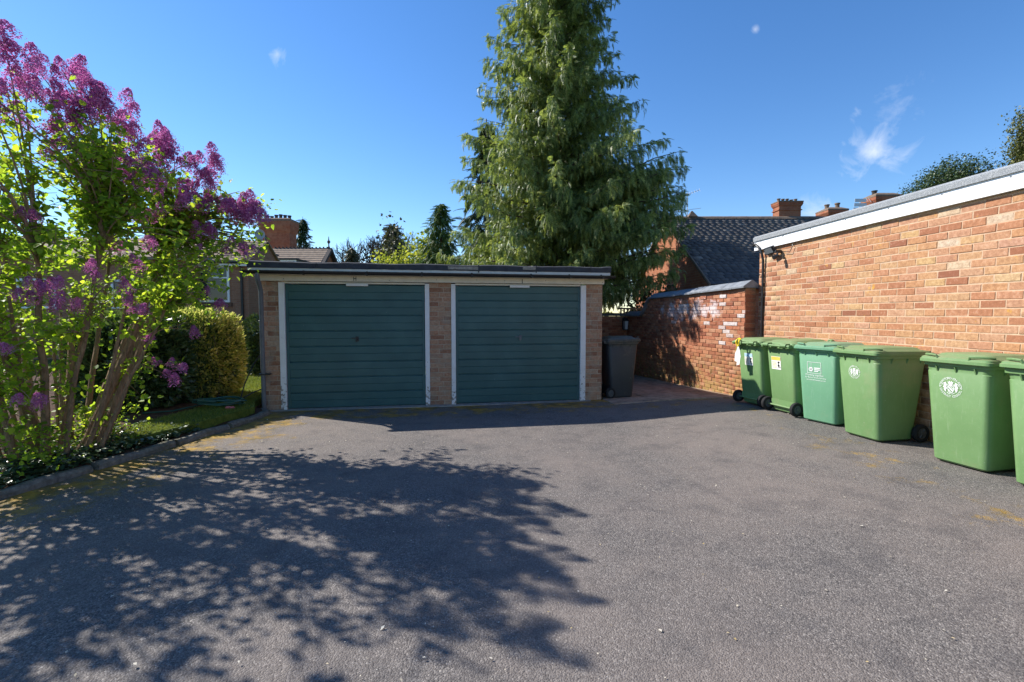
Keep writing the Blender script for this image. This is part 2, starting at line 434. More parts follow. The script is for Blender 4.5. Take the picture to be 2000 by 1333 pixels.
class MB:
    """collects simple solids for ONE mesh"""
    def __init__(self): self.v, self.f = [], []

    def add(self, vs, fs):
        o = len(self.v); self.v += [tuple(v) for v in vs]; self.f += [tuple(i + o for i in f) for f in fs]; return self

    def box(self, c, s, rz=0.0, M=None):
        x, y, z = s[0] / 2, s[1] / 2, s[2] / 2
        vs = [Vector((a * x, b * y, d * z)) for d in (-1, 1) for b in (-1, 1) for a in (-1, 1)]
        m = M or Matrix.Rotation(rz, 3, 'Z')
        vs = [m @ q + Vector(c) for q in vs]
        return self.add(vs, [(0, 2, 3, 1), (4, 5, 7, 6), (0, 1, 5, 4), (2, 6, 7, 3), (0, 4, 6, 2), (1, 3, 7, 5)])

    def prism(self, prof, a, b, fn):
        """profile points extruded between parameter a and b; fn(param, point)->xyz"""
        n = len(prof)
        vs = [fn(a, q) for q in prof] + [fn(b, q) for q in prof]
        fs = [(i, (i + 1) % n, n + (i + 1) % n, n + i) for i in range(n)] + [tuple(range(n))[::-1], tuple(range(n, 2 * n))]
        return self.add(vs, fs)

    def tube(self, pts, rad, n=8, cap=True):
        pts = [Vector(q) for q in pts]
        if isinstance(rad, (int, float)): rad = [rad] * len(pts)
        vs, fs = [], []
        ref = None
        for i, q in enumerate(pts):
            d = (pts[min(i + 1, len(pts) - 1)] - pts[max(i - 1, 0)]).normalized()
            if ref is None:
                ref = Vector((0, 0, 1)) if abs(d.z) < 0.9 else Vector((1, 0, 0))
            u = (ref - d * ref.dot(d)).normalized(); w = d.cross(u); ref = u
            for k in range(n):
                a = 2 * math.pi * k / n
                vs.append(q + (u * math.cos(a) + w * math.sin(a)) * rad[i])
        for i in range(len(pts) - 1):
            for k in range(n):
                k2 = (k + 1) % n
                fs.append((i * n + k, i * n + k2, (i + 1) * n + k2, (i + 1) * n + k))
        if cap: fs += [tuple(range(n))[::-1], tuple(range((len(pts) - 1) * n, len(pts) * n))]
        return self.add(vs, fs)

    def loft(self, rings, cap=True):
        n = len(rings[0]); vs = [q for r in rings for q in r]; fs = []
        for i in range(len(rings) - 1):
            for k in range(n):
                k2 = (k + 1) % n
                fs.append((i * n + k, i * n + k2, (i + 1) * n + k2, (i + 1) * n + k))
        if cap: fs += [tuple(range(n))[::-1], tuple(range((len(rings) - 1) * n, len(rings) * n))]
        return self.add(vs, fs)

    def mesh(self, name, mat, bevel=0.0, smooth=False, seg=2):
        me = bpy.data.meshes.new(name)
        me.from_pydata([tuple(q) for q in self.v], [], self.f)
        bm = bmesh.new(); bm.from_mesh(me)
        bmesh.ops.recalc_face_normals(bm, faces=bm.faces)
        if bevel:
            es = [e for e in bm.edges if len(e.link_faces) == 2 and e.calc_face_angle(0) > 0.5]
            bmesh.ops.bevel(bm, geom=es, offset=bevel, segments=seg, affect='EDGES', profile=0.6, clamp_overlap=True)
        bm.to_mesh(me); bm.free()
        me.materials.append(mat)
        if smooth:
            me.polygons.foreach_set('use_smooth', np.ones(len(me.polygons), bool))
            me.set_sharp_from_angle(angle=R(38))
        return me

    def build(self, name, mat, parent=None, bevel=0.0, smooth=False, seg=2, **kw):
        return link(name, self.mesh(name, mat, bevel, smooth, seg), parent, **kw)


def frames(d, up=None, roll=None):
    """rotation matrices (n,3,3), columns: x side, y along d, z normal"""
    d = d / np.linalg.norm(d, axis=1, keepdims=True)
    if up is None: up = np.tile([0., 0., 1.], (len(d), 1))
    x = np.cross(d, up); l = np.linalg.norm(x, axis=1, keepdims=True)
    x = np.where(l > 1e-4, x / np.maximum(l, 1e-4), [1., 0., 0.])
    z = np.cross(x, d)
    if roll is not None:
        c, s = np.cos(roll)[:, None], np.sin(roll)[:, None]
        x, z = x * c + z * s, z * c - x * s
    return np.stack([x, d, z], axis=2)


def scatter(Vt, Ft, M, T, S):
    S = np.asarray(S, float).reshape(-1, 1, 1)
    V = np.einsum('nij,kj->nki', M, Vt) * S + T[:, None, :]
    k = len(Vt)
    F = Ft[None] + (np.arange(len(T)) * k)[:, None, None]
    return V.reshape(-1, 3), F.reshape(-1, Ft.shape[1])


def unit(n):
    v = rng.normal(size=(n, 3)); return v / np.linalg.norm(v, axis=1, keepdims=True)


LEAF_V = np.array([(0, 0, 0), (-.36, .20, .07), (-.34, .56, .06), (0, 1, -.14), (.34, .56, .06), (.36, .20, .07)], float)
LEAF_F = np.array([(0, 3, 2, 1), (0, 5, 4, 3)])
OVAL_V = np.array([(0, 0, 0), (-.2, .45, .05), (0, 1, -.08), (.2, .45, .05)], float)
OVAL_F = np.array([(0, 3, 2, 1)])


def make_spray(npair, spread, lw, droop):
    V, F = [], []
    for i in range(npair):
        t_ = 0.06 + 0.9 * i / (npair - 1)
        q = np.array((0, t_, -droop * t_ * t_))
        ln = spread * (1.0 - 0.72 * t_)
        for sgn in (-1, 1):
            d = np.array((sgn * 0.78, 0.62, -0.25)); d /= np.linalg.norm(d)
            sd = np.array((-d[1] * sgn, d[0] * sgn, 0)) * lw
            a = q + d * ln * 0.45
            o = len(V); V += [q, a + sd + (0, 0, .015), q + d * ln, a - sd]
            F.append((o, o + 1, o + 2, o + 3))
    o = len(V); V += [np.array((0, .0, 0)), np.array((-lw, .55, -droop * .3)), np.array((0, 1.12, -droop * 1.2)), np.array((lw, .55, -droop * .3))]
    F.append((o, o + 1, o + 2, o + 3))
    return np.array(V, float), np.array(F)


SPRAY_V, SPRAY_F = make_spray(9, 0.36, 0.05, 0.28)
FINE_V, FINE_F = make_spray(7, 0.48, 0.058, 0.36)


def smooth01(a): a = np.clip(a, 0, 1); return a * a * (3 - 2 * a)


def gz(x, y):
    a = 0.10 * smooth01((x - 1.2) / 2.6) * (1 - smooth01((y - 8.3) / 1.6))
    b = -0.035 * np.clip(y - 9.6, 0, 5.0) * smooth01((x - 1.0) / 1.0)
    return a + b


# ------------------------------------------------------------------ ground
def sheet(name, xs, ys, zf, mat, **kw):
    X, Y = np.meshgrid(xs, ys); Z = zf(X, Y)
    V = np.stack([X, Y, Z], -1).reshape(-1, 3); nx = len(xs)
    i = np.arange(len(ys) - 1)[:, None] * nx + np.arange(nx - 1)[None]
    F = np.stack([i, i + 1, i + nx + 1, i + nx], -1).reshape(-1, 4)
    return link(name, np_mesh(name, V, F, mat, True), **kw)


gx = np.concatenate([[-600, -250, -100, -50, -25], np.arange(-16, 16.1, 1.0), [25, 50, 100, 250, 600]])
gy = np.concatenate([[-600, -200, -60, -20], np.arange(-10, 24.1, 1.0), [30, 45, 70, 120, 250, 600]])
sheet('ground', gx, gy, lambda X, Y: gz(X, Y) - 0.03 - 0.06 * smooth01((Y - 10) / 4), M_GROUND, kind='structure')
sheet('tarmac_yard', np.arange(-5.6, 6.01, 0.2), np.arange(-7, 9.41, 0.2), lambda X, Y: gz(X, Y) + 0.006 * np.sin(X * 1.3) * np.sin(Y * 0.9), M_TARMAC, kind='structure')

KERB = [(-5.9, -3.0), (-5.25, 0.0), (-4.78, 2.6), (-4.50, 4.14), (-4.33, 5.0), (-4.19, 5.7), (-4.08, 6.4), (-3.96, 7.2), (-3.93, 7.72), (-4.16, 7.98)]


def kerb_x(y):
    return np.interp(y, [k[1] for k in KERB[:-1]], [k[0] for k in KERB[:-1]])


def poly_sheet(name, pts, z, mat, thick=0.1, **kw):
    n = len(pts); vs = [(a, b, z) for a, b in pts] + [(a, b, z - thick) for a, b in pts]
    fs = [tuple(range(n))] + [(i, n + i, n + (i + 1) % n, (i + 1) % n) for i in range(n)]
    bm = bmesh.new(); bv = [bm.verts.new(v) for v in vs]
    for f in fs: bm.faces.new([bv[i] for i in f])
    bmesh.ops.recalc_face_normals(bm, faces=bm.faces)
    bmesh.ops.triangulate(bm, faces=[f for f in bm.faces if len(f.verts) > 4])
    me = bpy.data.meshes.new(name); bm.to_mesh(me); bm.free(); me.materials.append(mat)
    return link(name, me, **kw)


def bed_z(X, Y):
    d = np.clip((kerb_x(Y) - X), -0.2, 6)
    return 0.055 + 0.10 * smooth01(d / 1.4) + 0.018 * np.sin(X * 7 + Y * 3) * np.sin(Y * 5.3)


bx = np.linspace(0, 1, 34) ** 1.6
ysb = np.arange(-3, 12.6, 0.18)
Yg = np.repeat(ysb[:, None], len(bx), 1)
lim = np.where(ysb < 7.9, kerb_x(ysb) - 0.03, -4.24 - 0.175 * (ysb - 8.0))
Xg = lim[:, None] - bx[None] * 9.0
Zg = bed_z(Xg, Yg)
i = np.arange(len(ysb) - 1)[:, None] * len(bx) + np.arange(len(bx) - 1)[None]
link('flower_bed', np_mesh('flower_bed', np.stack([Xg, Yg, Zg], -1).reshape(-1, 3),
     np.stack([i, i + len(bx), i + len(bx) + 1, i + 1], -1).reshape(-1, 4), M_SOIL, True), kind='structure')

LAWN = [(-4.42, 5.55), (-4.14, 6.6), (-4.03, 7.5), (-4.28, 8.0), (-4.6, 9.8), (-4.95, 12.0), (-7.6, 12.0), (-6.6, 10.6), (-5.3, 9.0), (-4.88, 8.2), (-4.84, 7.2), (-4.95, 6.4), (-4.8, 5.9)]
poly_sheet('lawn', LAWN, 0.17, M_TURF, 0.14, kind='structure')

# grass blades
def in_poly(P, poly):
    x, y = P[:, 0], P[:, 1]; c = np.zeros(len(P), bool); n = len(poly)
    for k in range(n):
        x1, y1 = poly[k]; x2, y2 = poly[(k + 1) % n]
        m = ((y1 > y) != (y2 > y)) & (x < (x2 - x1) * (y - y1) / (y2 - y1 + 1e-9) + x1); c ^= m
    return c


P = np.column_stack([rng.uniform(-7.6, -3.9, 90000), rng.uniform(5.4, 12, 90000)])
P = P[in_poly(P, LAWN)][:26000]
d = unit(len(P)) * 0.6; d[:, 2] = 1.0
V, F = scatter(np.array([(-.1, 0, 0), (.1, 0, 0), (.05, .6, .05), (0, 1, .15)], float), np.array([(0, 1, 2, 3)]), frames(d, unit(len(P))), np.column_stack([P, np.full(len(P), 0.165)]), rng.uniform(.02, .05, len(P)))
link('grass', np_mesh('grass', V, F, M_GRASS), kind='stuff', label='short sunlit grass strip between kerb and hedge', category='grass')

# kerb stones
kerb = empty('kerb', (-4.3, 5.0, 0), kind='structure')
acc = 0.0
pts = [Vector((a, b, 0)) for a, b in KERB]
fine = []
for a, b in zip(pts[:-1], pts[1:]):
    n = max(2, int((b - a).length / 0.05))
    fine += [a.lerp(b, k / n) for k in range(n)]
fine.append(pts[-1])
st = 0; stone_n = 0
while st < len(fine) - 3:
    ln = random.choice((15, 17, 18, 19)); en = min(len(fine) - 1, st + ln)
    if fine[st].y > -1.0:
        seg = fine[st:en]; rings = []
        for k, q in enumerate(seg):
            dd = (seg[min(k + 1, len(seg) - 1)] - seg[max(k - 1, 0)]).normalized(); nn = Vector((-dd.y, dd.x, 0))
            h = 0.068 + 0.008 * math.sin(q.y * 9 + stone_n); w = 0.055 + random.uniform(-.003, .003)
            prof = [(-w, -0.05), (-w, h - 0.02), (-w + 0.02, h), (w - 0.03, h), (w, h - 0.03), (w, -0.05)]
            rings.append([q - nn * a + Vector((0, 0, b)) for a, b in prof])
        if len(rings) > 2:
            m = MB(); m.loft(rings); o = m.build('kerb_stone', M_KERB, kerb, smooth=True)
            o.matrix_parent_inverse = Matrix.Translation((4.3, -5.0, 0))
        stone_n += 1
    st = en

# paving slabs of the side path
GD = Vector((0.985, 0.1715, 0)).normalized(); GN = Vector((GD.y, -GD.x, 0)); GO = Vector((-4.18, 8.03, 0))
G_RZ = math.atan2(GD.y, GD.x)


def gpt(s, out=0.0, z=0.0): return GO + GD * s + GN * out + Vector((0, 0, z))


path = empty('side_path', (3.0, 10.5, 0), kind='structure')
slab_mesh = []
for k in range(4):
    m = MB(); m.box((0, 0, 0), (0.588, 0.588, 0.05)); slab_mesh.append(m.mesh('slab', M_PAVE, 0.008))
for r_ in range(12):
    for c_ in range(6):
        q = GO + GD * (5.98 + 0.30 + 0.6 * c_ + (0.25 if r_ % 2 else 0)) - GN * (0.34 + 0.6 * r_ - 0.62)
        if q.x > 5.2: continue
        z = float(gz(q.x, q.y)) - 0.012 + random.uniform(-.003, .003)
        o = link('paving_slab', random.choice(slab_mesh), path, (q.x - 3.0, q.y - 10.5, z), G_RZ)
        sl = float(gz(q.x, q.y + .3) - gz(q.x, q.y - .3)) / 0.6; sx = float(gz(q.x + .3, q.y) - gz(q.x - .3, q.y)) / 0.6
        o.rotation_euler = (math.atan(sl) + random.uniform(-.004, .004), -math.atan(sx), G_RZ)

# fallen petals, grit and leaves on the tarmac
n = 900
P = np.column_stack([rng.uniform(-4.2, 4.2, n), 1.4 + 6.2 * rng.random(n) ** 1.3])
T = np.column_stack([P, gz(P[:, 0], P[:, 1]) + 0.012])
dd = unit(n); dd[:, 2] *= 0.15
V, F = scatter(OVAL_V * [1.4, 1, 1], OVAL_F, frames(dd), T, rng.uniform(.006, .02, n) * np.where(rng.random(n) < .06, 1.8, 1))
link('fallen_litter', np_mesh('fallen_litter', V, F, M_DEBRIS), kind='stuff', label='tiny fallen petals and grit strewn over the tarmac', category='litter')

# ------------------------------------------------------------------ bricks
def brick_mesh(L, H, D, mat, k):
    """a brick with worn, uneven front arrises; local x along, -y outwards, origin at its front centre"""
    rr = random.Random(k * 31 + int(L * 1e4))
    x, z, b = L / 2, H / 2, 0.005
    j = lambda a=0.0025: rr.uniform(-a, a)
    back = [(-x, D, -z), (x, D, -z), (x, D, z), (-x, D, z)]
    mid = [(-x + j(), b + j(.001), -z + j()), (x + j(), b, -z + j()), (x + j(), b, z + j()), (-x + j(), b, z + j())]
    fr = [(-x + b + j(), j(.0015), -z + b + j()), (x - b + j(), j(.0015), -z + b + j()), (x - b + j(), j(.0015), z - b + j()), (-x + b + j(), j(.0015), z - b + j())]
    return back + mid + fr, [(8, 9, 10, 11)] + [(4 + a, 4 + (a + 1) % 4, 8 + (a + 1) % 4, 8 + a) for a in range(4)] + [(a, (a + 1) % 4, 4 + (a + 1) % 4, 4 + a) for a in range(4)]


def brick_data(L, H, D, mat, n=6):
    out = []
    for k in range(n):
        v, f = brick_mesh(L, H, D, mat, k); m = MB(); m.add(v, f); out.append(m.mesh('brick', mat))
    return out


def rows_of(L, H, course, blen, joint, z0, off=0.5):
    """(centre s, centre z, length) of a running bond filling 0..L x z0..z0+H"""
    out = []
    for r_ in range(int(H / course + 1e-6)):
        s = -blen * ((off if r_ % 2 else 0.0) + 0.06 * math.sin(r_ * 2.1))
        while s < L:
            a, b = max(0, s), min(L, s + blen - joint)
            if b - a > 0.035: out.append(((a + b) / 2, z0 + (r_ + 0.5) * course, b - a))
            s += blen
    return out


# ------------------------------------------------------------------ the double garage
garage = empty('double_garage', tuple(GO), G_RZ, label='low flat-roofed brick double garage with two dark green doors', category='garage')
# local frame: x along the front, y inwards, z up
def gpart(mb, name, mat, **kw): return mb.build(name, mat, kw.pop('parent', garage), **kw)


C_G = 0.0832
for a, b in ((0.0, 0.31), (2.77, 3.155), (5.63, 5.955)):
    m = MB(); m.box(((a + b) / 2, 0.111, 1.08), (b - a - 0.006, 0.206, 2.16)); gpart(m, 'pier_core', M_MORTAR_G)
m = MB(); m.box((0.052, 2.72, 1.1), (0.105, 4.99, 2.2)); gpart(m, 'side_wall', M_WALL_SIDE)
m = MB(); m.box((5.90, 2.72, 1.1), (0.105, 4.99, 2.2)); gpart(m, 'side_wall', M_WALL_SIDE)
m = MB(); m.box((2.976, 5.27, 1.1), (5.95, 0.1, 2.2)); gpart(m, 'rear_wall', M_WALL_SIDE)
bd = brick_data(0.239, C_G - 0.010, 0.10, M_BR_GAR)
for a, b, off in ((0.0, 0.30, 0.52), (2.775, 3.15, 0.35), (5.635, 5.955, 0.62)):
    for s, z, L in rows_of(b - a, 2.165, C_G, 0.249, 0.010, 0.0, off):
        o = link('brick', random.choice(bd), garage, (a + s, random.uniform(0.0, 0.004), z))
        o.scale = (L / 0.239, 1, 1)
m = MB(); m.box((2.97, -0.005, -0.02), (5.98, 0.27, 0.055)); gpart(m, 'concrete_sill', M_CONC, bevel=0.008)
m = MB()
m.box((2.97, -0.035, 2.212), (5.99, 0.05, 0.095)); gpart(m, 'lintel_board', M_CREAM, bevel=0.004)
m = MB(); m.box((2.96, -0.19, 2.318), (6.13, 0.022, 0.095)); gpart(m, 'fascia_board', M_CREAM, bevel=0.003)
m = MB(); m.box((-0.087, 2.6, 2.33), (0.022, 5.54, 0.14)); gpart(m, 'side_fascia', M_CREAM)
m = MB(); m.box((6.012, 2.6, 2.33), (0.022, 5.54, 0.14)); gpart(m, 'side_fascia', M_CREAM)
m = MB(); m.box((2.96, -0.115, 2.268), (6.10, 0.12, 0.012)); gpart(m, 'soffit', M_CREAM)
# felt roof with a lumpy front upstand
rings = []
for k in range(64):
    x = -0.11 + 6.15 * k / 63
    w = 0.006 * math.sin(x * 5.1) + random.uniform(-.003, .003)
    up = 0.02 * math.exp(-((x + 0.1) / 0.12) ** 2) + 0.018 * math.exp(-((x - 6.03) / 0.15) ** 2)
    zb = 2.362 + (0.012 if 4.6 < x else 0) + random.uniform(-.003, .002)
    prof = [(-0.207, zb), (-0.210 + w * .4, 2.452 + w + up), (-0.16, 2.470 + w + up), (0.0, 2.452), (5.4, 2.40), (5.4, 2.29), (-0.17, 2.29), (-0.17, zb)]
    rings.append([(x, a, b) for a, b in prof])
m = MB(); m.loft(rings); roof = gpart(m, 'felt_roof', M_FELT)
m = MB(); m.box((3.35, -0.214, 2.408), (0.52, 0.006, 0.052)); m.box((4.52, -0.214, 2.42), (0.24, 0.006, 0.05))
gpart(m, 'bared_batten', plain('bared_wood', (0.30, 0.26, 0.21), 0.9, 0.1, 0.5, 30), parent=roof)
m = MB(); m.box((3.62, -0.215, 2.40), (0.02, 0.012, 0.13)); m.box((4.64, -0.215, 2.41), (0.018, 0.012, 0.125)); m.box((0.95, -0.214, 2.41), (0.008, 0.008, 0.1)); m.box((5.2, -0.215, 2.42), (0.008, 0.008, 0.11)); m.box((5.65, -0.215, 2.42), (0.008, 0.008, 0.11))
gpart(m, 'felt_lap', M_BLACK, parent=roof)
# gutter: half-round trough
prof = [(math.cos(a) * 0.055, math.sin(a) * 0.055) for a in np.linspace(math.pi, 2 * math.pi, 9)] + [(math.cos(a) * 0.047, math.sin(a) * 0.047) for a in np.linspace(2 * math.pi, math.pi, 9)]
m = MB(); m.prism(prof, -0.14, 6.09, lambda x, q: (x, -0.262 + q[0], 2.315 - 0.0015 * x + q[1]))
gut = gpart(m, 'gutter', M_BLACK, smooth=True)
for x in (0.75, 1.75, 2.65, 3.5, 4.55, 5.25, 5.85):
    m = MB(); m.box((x, -0.262, 2.268), (0.03, 0.13, 0.022)); m.box((x, -0.205, 2.29), (0.03, 0.012, 0.075)); gpart(m, 'gutter_bracket', M_BLACK, parent=gut)
m = MB(); m.tube([(0.06, -0.262, 2.28), (0.062, -0.262, 2.19), (0.05, -0.12, 2.06), (0.05, -0.075, 1.98), (0.05, -0.07, 0.02)], 0.036, 12)
dp = gpart(m, 'downpipe', M_GREYPIPE, smooth=True)
for z in (0.62,):
    m = MB(); m.box((0.075, -0.06, z), (0.17, 0.10, 0.022)); gpart(m, 'pipe_clip', M_BLACK, parent=dp)
# white frame posts and heads
for a, b in ((0.30, 0.392), (2.695, 2.772), (3.152, 3.228), (5.532, 5.632)):
    m = MB(); m.box(((a + b) / 2, 0.022, 1.075), (b - a, 0.075, 2.142)); gpart(m, 'door_post', M_WHITE, bevel=0.004)
for a, b in ((0.392, 2.695), (3.228, 5.532)):
    m = MB(); m.box(((a + b) / 2, 0.03, 2.143), (b - a, 0.06, 0.03)); gpart(m, 'door_head', M_CREAM)
# up-and-over doors
for di, (a, b) in enumerate(((0.397, 2.690), (3.233, 5.527))):
    door = MB(); door.box(((a + b) / 2, 0.062, 1.066), (b - a, 0.02, 2.108))
    door = gpart(door, 'garage_door', M_DOOR, bevel=0.003)
    ph = 2.108 / 8
    for k in range(8):
        z1 = 0.012 + ph * (k + 1); z0 = z1 - ph
        prof = [(0.053, z0 + 0.001), (0.040, z0 + 0.012), (0.034, z0 + ph * 0.49), (0.038, z0 + ph * 0.505), (0.031, z0 + ph * 0.525), (0.026, z1 - 0.014), (0.053, z1 - 0.004)]
        i0, i1 = a + 0.045, b - 0.045
        m = MB(); m.prism(prof, i0, i1, lambda x, q: (x, q[0], q[1])); gpart(m, 'door_panel', M_DOOR, parent=door)
        for e0, e1 in ((a + .002, i0), (i1, b - .002)):
            pass
    for e0, e1 in ((a + 0.001, a + 0.043), (b - 0.043, b - 0.001)):
        m = MB(); m.box(((e0 + e1) / 2, 0.046, 1.066), (e1 - e0, 0.03, 2.106)); gpart(m, 'door_stile', M_DOOR, parent=door, bevel=0.004)
    hx, hz = (a + b) / 2 + (0.0 if di == 0 else 0.02), 1.19
    m = MB(); m.box((hx, 0.024, hz), (0.05, 0.012, 0.085)); m.tube([(hx, 0.022, hz + .01), (hx, -0.02, hz + .01)], 0.009, 8)
    m.box((hx - 0.012, -0.024, hz - 0.008), (0.018, 0.014, 0.10)); m.box((hx - 0.05, 0.0, hz + 0.012), (0.09, 0.010, 0.016))
    gpart(m, 'door_handle', M_BLACK if di == 0 else M_GREYPIPE, parent=door, bevel=0.002)
    hb = (a + b) / 2 + (0.02 if di == 0 else -0.0)
    m = MB(); m.box((hb, -0.02, 2.112), (0.36, 0.035, 0.042)); gpart(m, 'head_block', M_WHITE, bevel=0.003)
# the letters over the doors
lx = 1.533; m = MB()
m.box((lx - 0.018, -0.0625, 2.213), (0.010, 0.004, 0.07)); m.box((lx + 0.018, -0.0625, 2.213), (0.010, 0.004, 0.07)); m.box((lx, -0.0625, 2.213), (0.027, 0.0036, 0.010))
gpart(m, 'letter_h', M_BLACK)
m = MB(); m.box((4.42, -0.0625, 2.205), (0.011, 0.004, 0.075)); gpart(m, 'letter_i', M_BLACK)
m = MB()
for x in (0.4, 1.0, 2.1, 2.9, 3.6, 4.1, 4.85, 5.5, 5.93):
    m.box((x, -0.061, 2.20 + random.uniform(-.01, .02)), (0.012, 0.003, 0.012))
gpart(m, 'board_nails', M_GREYPIPE, kind='stuff')

# ------------------------------------------------------------------ outbuilding on the right
OB0 = Vector((4.62, 9.10, 0.0)); OBD = Vector((0.0995, -0.995, 0)).normalized(); OB_RZ = math.atan2(OBD.y, OBD.x)
outb = empty('brick_outbuilding', tuple(OB0), OB_RZ, label='orange brick outbuilding with white fascia behind the green bins', category='outbuilding')
# local: x from the far corner towards the camera, -y outwards (to the yard)
OL, OH, OC = 11.0, 2.84, 0.088
m = MB(); m.box((OL / 2, 0.11, OH / 2 - 0.1), (OL, 0.21, OH + 0.2)); m.box((0.10, 2.6, OH / 2), (0.2, 4.8, OH)); m.build('wall_core', M_MORTAR, outb)
bd = brick_data(0.245, OC - 0.009, 0.09, M_BR_OUT)
allb = rows_of(OL - 2.0, OH, OC, 0.254, 0.009, 0.0)
big, rest = [], []
for s, z, L in allb:
    w = OB0 + OBD * s
    vis = 1.08 < z < OH - 0.05 and w.y > 0.5 and w.x / w.y < 1.075
    (big if vis else rest).append((s, z, L, w.y))
big.sort(key=lambda q: q[3])
rest += big[300:]; big = big[:300]
for s, z, L, _ in big:
    o = link('brick', random.choice(bd), outb, (s, random.uniform(-.002, .004), z)); o.scale = (L / 0.245, 1, 1)


def brick_mass(name, items, blen, H, mat, parent, D=0.09):
    """the smaller-looking bricks of a wall, joined"""
    V, F = [], []
    base = [brick_mesh(blen, H, D, None, k) for k in range(6)]
    off = 0
    for it in items:
        s, z, L = it[:3]; v, f = random.choice(base)
        v = np.array(v); v[:, 0] *= L / blen; v += (s, random.uniform(-.002, .004), z)
        V.append(v); F.append(np.array(f) + off); off += len(v)
    return link(name, np_mesh(name, np.concatenate(V), np.concatenate(F), mat), parent, kind='stuff')


brick_mass('brickwork', rest, 0.245, OC - 0.009, M_BR_OUT_I, outb)
def ofz(x): return 2.80 + 0.010 * x
m = MB()
prof = [(-0.055, 0), (-0.055, 0.182), (-0.03, 0.182), (-0.03, 0)]
m.prism(prof, -0.06, OL, lambda x, q: (x, q[0], ofz(x) + q[1])); fas = m.build('fascia_board', M_UPVC, outb, bevel=0.003)
for x in (0.12, 0.72, 0.75, 1.4, 2.1, 2.8, 3.5, 4.2, 4.9):
    m = MB(); m.tube([(x, -0.054, ofz(x) + 0.14), (x, -0.060, ofz(x) + 0.14)], 0.008, 6); m.build('fascia_screw', M_GREYPIPE, fas)
m = MB(); m.prism([(-0.03, -0.0), (-0.03, 0.012), (0.02, 0.012), (0.02, 0.0)], -0.05, OL, lambda x, q: (x, q[0], ofz(x) + 0.004 + q[1])); m.build('soffit', M_UPVC, outb)
m = MB(); m.prism([(-0.078, 0.168), (-0.082, 0.235), (-0.05, 0.262), (0.2, 0.255), (5.0, 0.15), (5.0, 0.03), (0.0, 0.03), (-0.02, 0.184), (-0.06, 0.184)], -0.09, OL, lambda x, q: (x, q[0], ofz(x) + q[1]))
m.build('felt_roof', M_MINERAL, outb)
m = MB(); m.prism([(-0.055, 0), (-0.055, 0.2), (4.9, 0.1), (4.9, -.1)], -0.085, -0.062, lambda x, q: (x, q[0], ofz(0) + q[1])); m.build('end_fascia', M_UPVC, outb)
# floodlight with sensor
fl_ = MB(); fl_.box((0.62, -0.06, 2.70), (0.05, 0.12, 0.05)); fl_.box((0.52, -0.14, 2.735), (0.20, 0.05, 0.13), M=(Matrix.Rotation(R(35), 3, 'X') @ Matrix.Rotation(R(15), 3, 'Z')))
fl_ = fl_.build('flood_light', M_BLACK, outb, bevel=0.008)
m = MB(); m.box((0.515, -0.163, 2.722), (0.15, 0.006, 0.095), M=(Matrix.Rotation(R(35), 3, 'X') @ Matrix.Rotation(R(15), 3, 'Z'))); m.build('lamp_glass', plain('lamp_glass', (0.32, 0.33, 0.33), 0.15, 0.6, 0.1), fl_)
m = MB(); m.tube([(0.66, -0.09, 2.68), (0.68, -0.13, 2.62)], 0.016, 8); m.tube([(0.68, -0.10, 2.62), (0.675, -0.18, 2.585)], 0.038, 12); m.build('motion_sensor', M_BLACK, fl_, smooth=True)
m = MB(); m.box((0.30, -0.03, 2.74), (0.14, 0.06, 0.08)); m.build('junction_box', M_GREYPIPE, outb, bevel=0.006)
m = MB(); m.tube([(0.36, -0.05, 2.74), (0.5, -0.06, 2.69), (0.62, -0.05, 2.70)], 0.009, 6); m.tube([(0.72, -0.05, 2.69), (0.9, -0.04, 2.66), (0.95, -0.03, 2.75), (0.93, -0.02, 2.80)], 0.006, 6); m.build('lamp_cable', M_BLACK, outb)
m = MB(); m.tube([(-0.10, -0.07, 2.90), (0.0, -0.09, 2.91), (0.10, -0.085, 2.84), (0.155, -0.06, 2.72), (0.165, -0.035, 2.6), (0.16, -0.025, 1.9), (0.155, -0.022, 0.1)], 0.021, 8)
cb = m.build('cable_conduit', M_BLACK, outb, smooth=True)
m = MB(); m.tube([(0.03, -0.02, 2.32), (0.08, -0.045, 2.35), (0.16, -0.05, 2.33), (0.185, -0.03, 2.2), (0.15, -0.035, 2.05), (0.175, -0.03, 1.8)], 0.008, 6); m.build('loose_cable', M_BLACK, cb)

# ------------------------------------------------------------------ old garden wall
GWA = Vector((3.46, 14.6, 0)); GWB = Vector((4.38, 9.12, 0))
GWD = (GWB - GWA).normalized(); GWL = (GWB - GWA).length; GW_RZ = math.atan2(GWD.y, GWD.x)
gwall = empty('garden_wall', tuple(GWA), GW_RZ, label='old red garden wall with slate coping stepping down beside the path', category='wall')


def gw_top(s):
    q = (s - (GWL - 4.25)) / 0.62
    e = float(smooth01(q + 0.5))
    lo = 1.57; hi = 2.03 + 0.02 * max(0, s - (GWL - 3.9))
    return lo + (hi - lo) * e


prev = None; m = MB(); rings = []
for k in range(60):
    s = GWL * k / 59; tp = gw_top(s) - 0.004
    rings.append([(s, 0.012, -0.5), (s, 0.012, tp), (s, 0.215, tp), (s, 0.215, -0.5)])
m.loft(rings); m.build('wall_core', M_MORTAR_OLD, gwall)
GC = 0.0785
bd = brick_data(0.228, GC - 0.009, 0.09, M_BR_OLD); bdw = brick_data(0.228, GC - 0.009, 0.09, M_BR_PALE)
big, rest = [], []
for s, z, L in rows_of(GWL, 2.6, GC, 0.237, 0.009, -0.42, 0.48):
    w = GWA + GWD * s; top = gw_top(s)
    if z + GC / 2 > top + 0.01 or z < float(gz(w.x, w.y)) - 0.05: continue
    vis = w.y < 12.9
    (big if vis else rest).append((s, z, L, w.y))
big.sort(key=lambda q: q[3])
hid = [b for b in big if b[3] < 10.0 and b[1] < 0.95]            # behind the bins
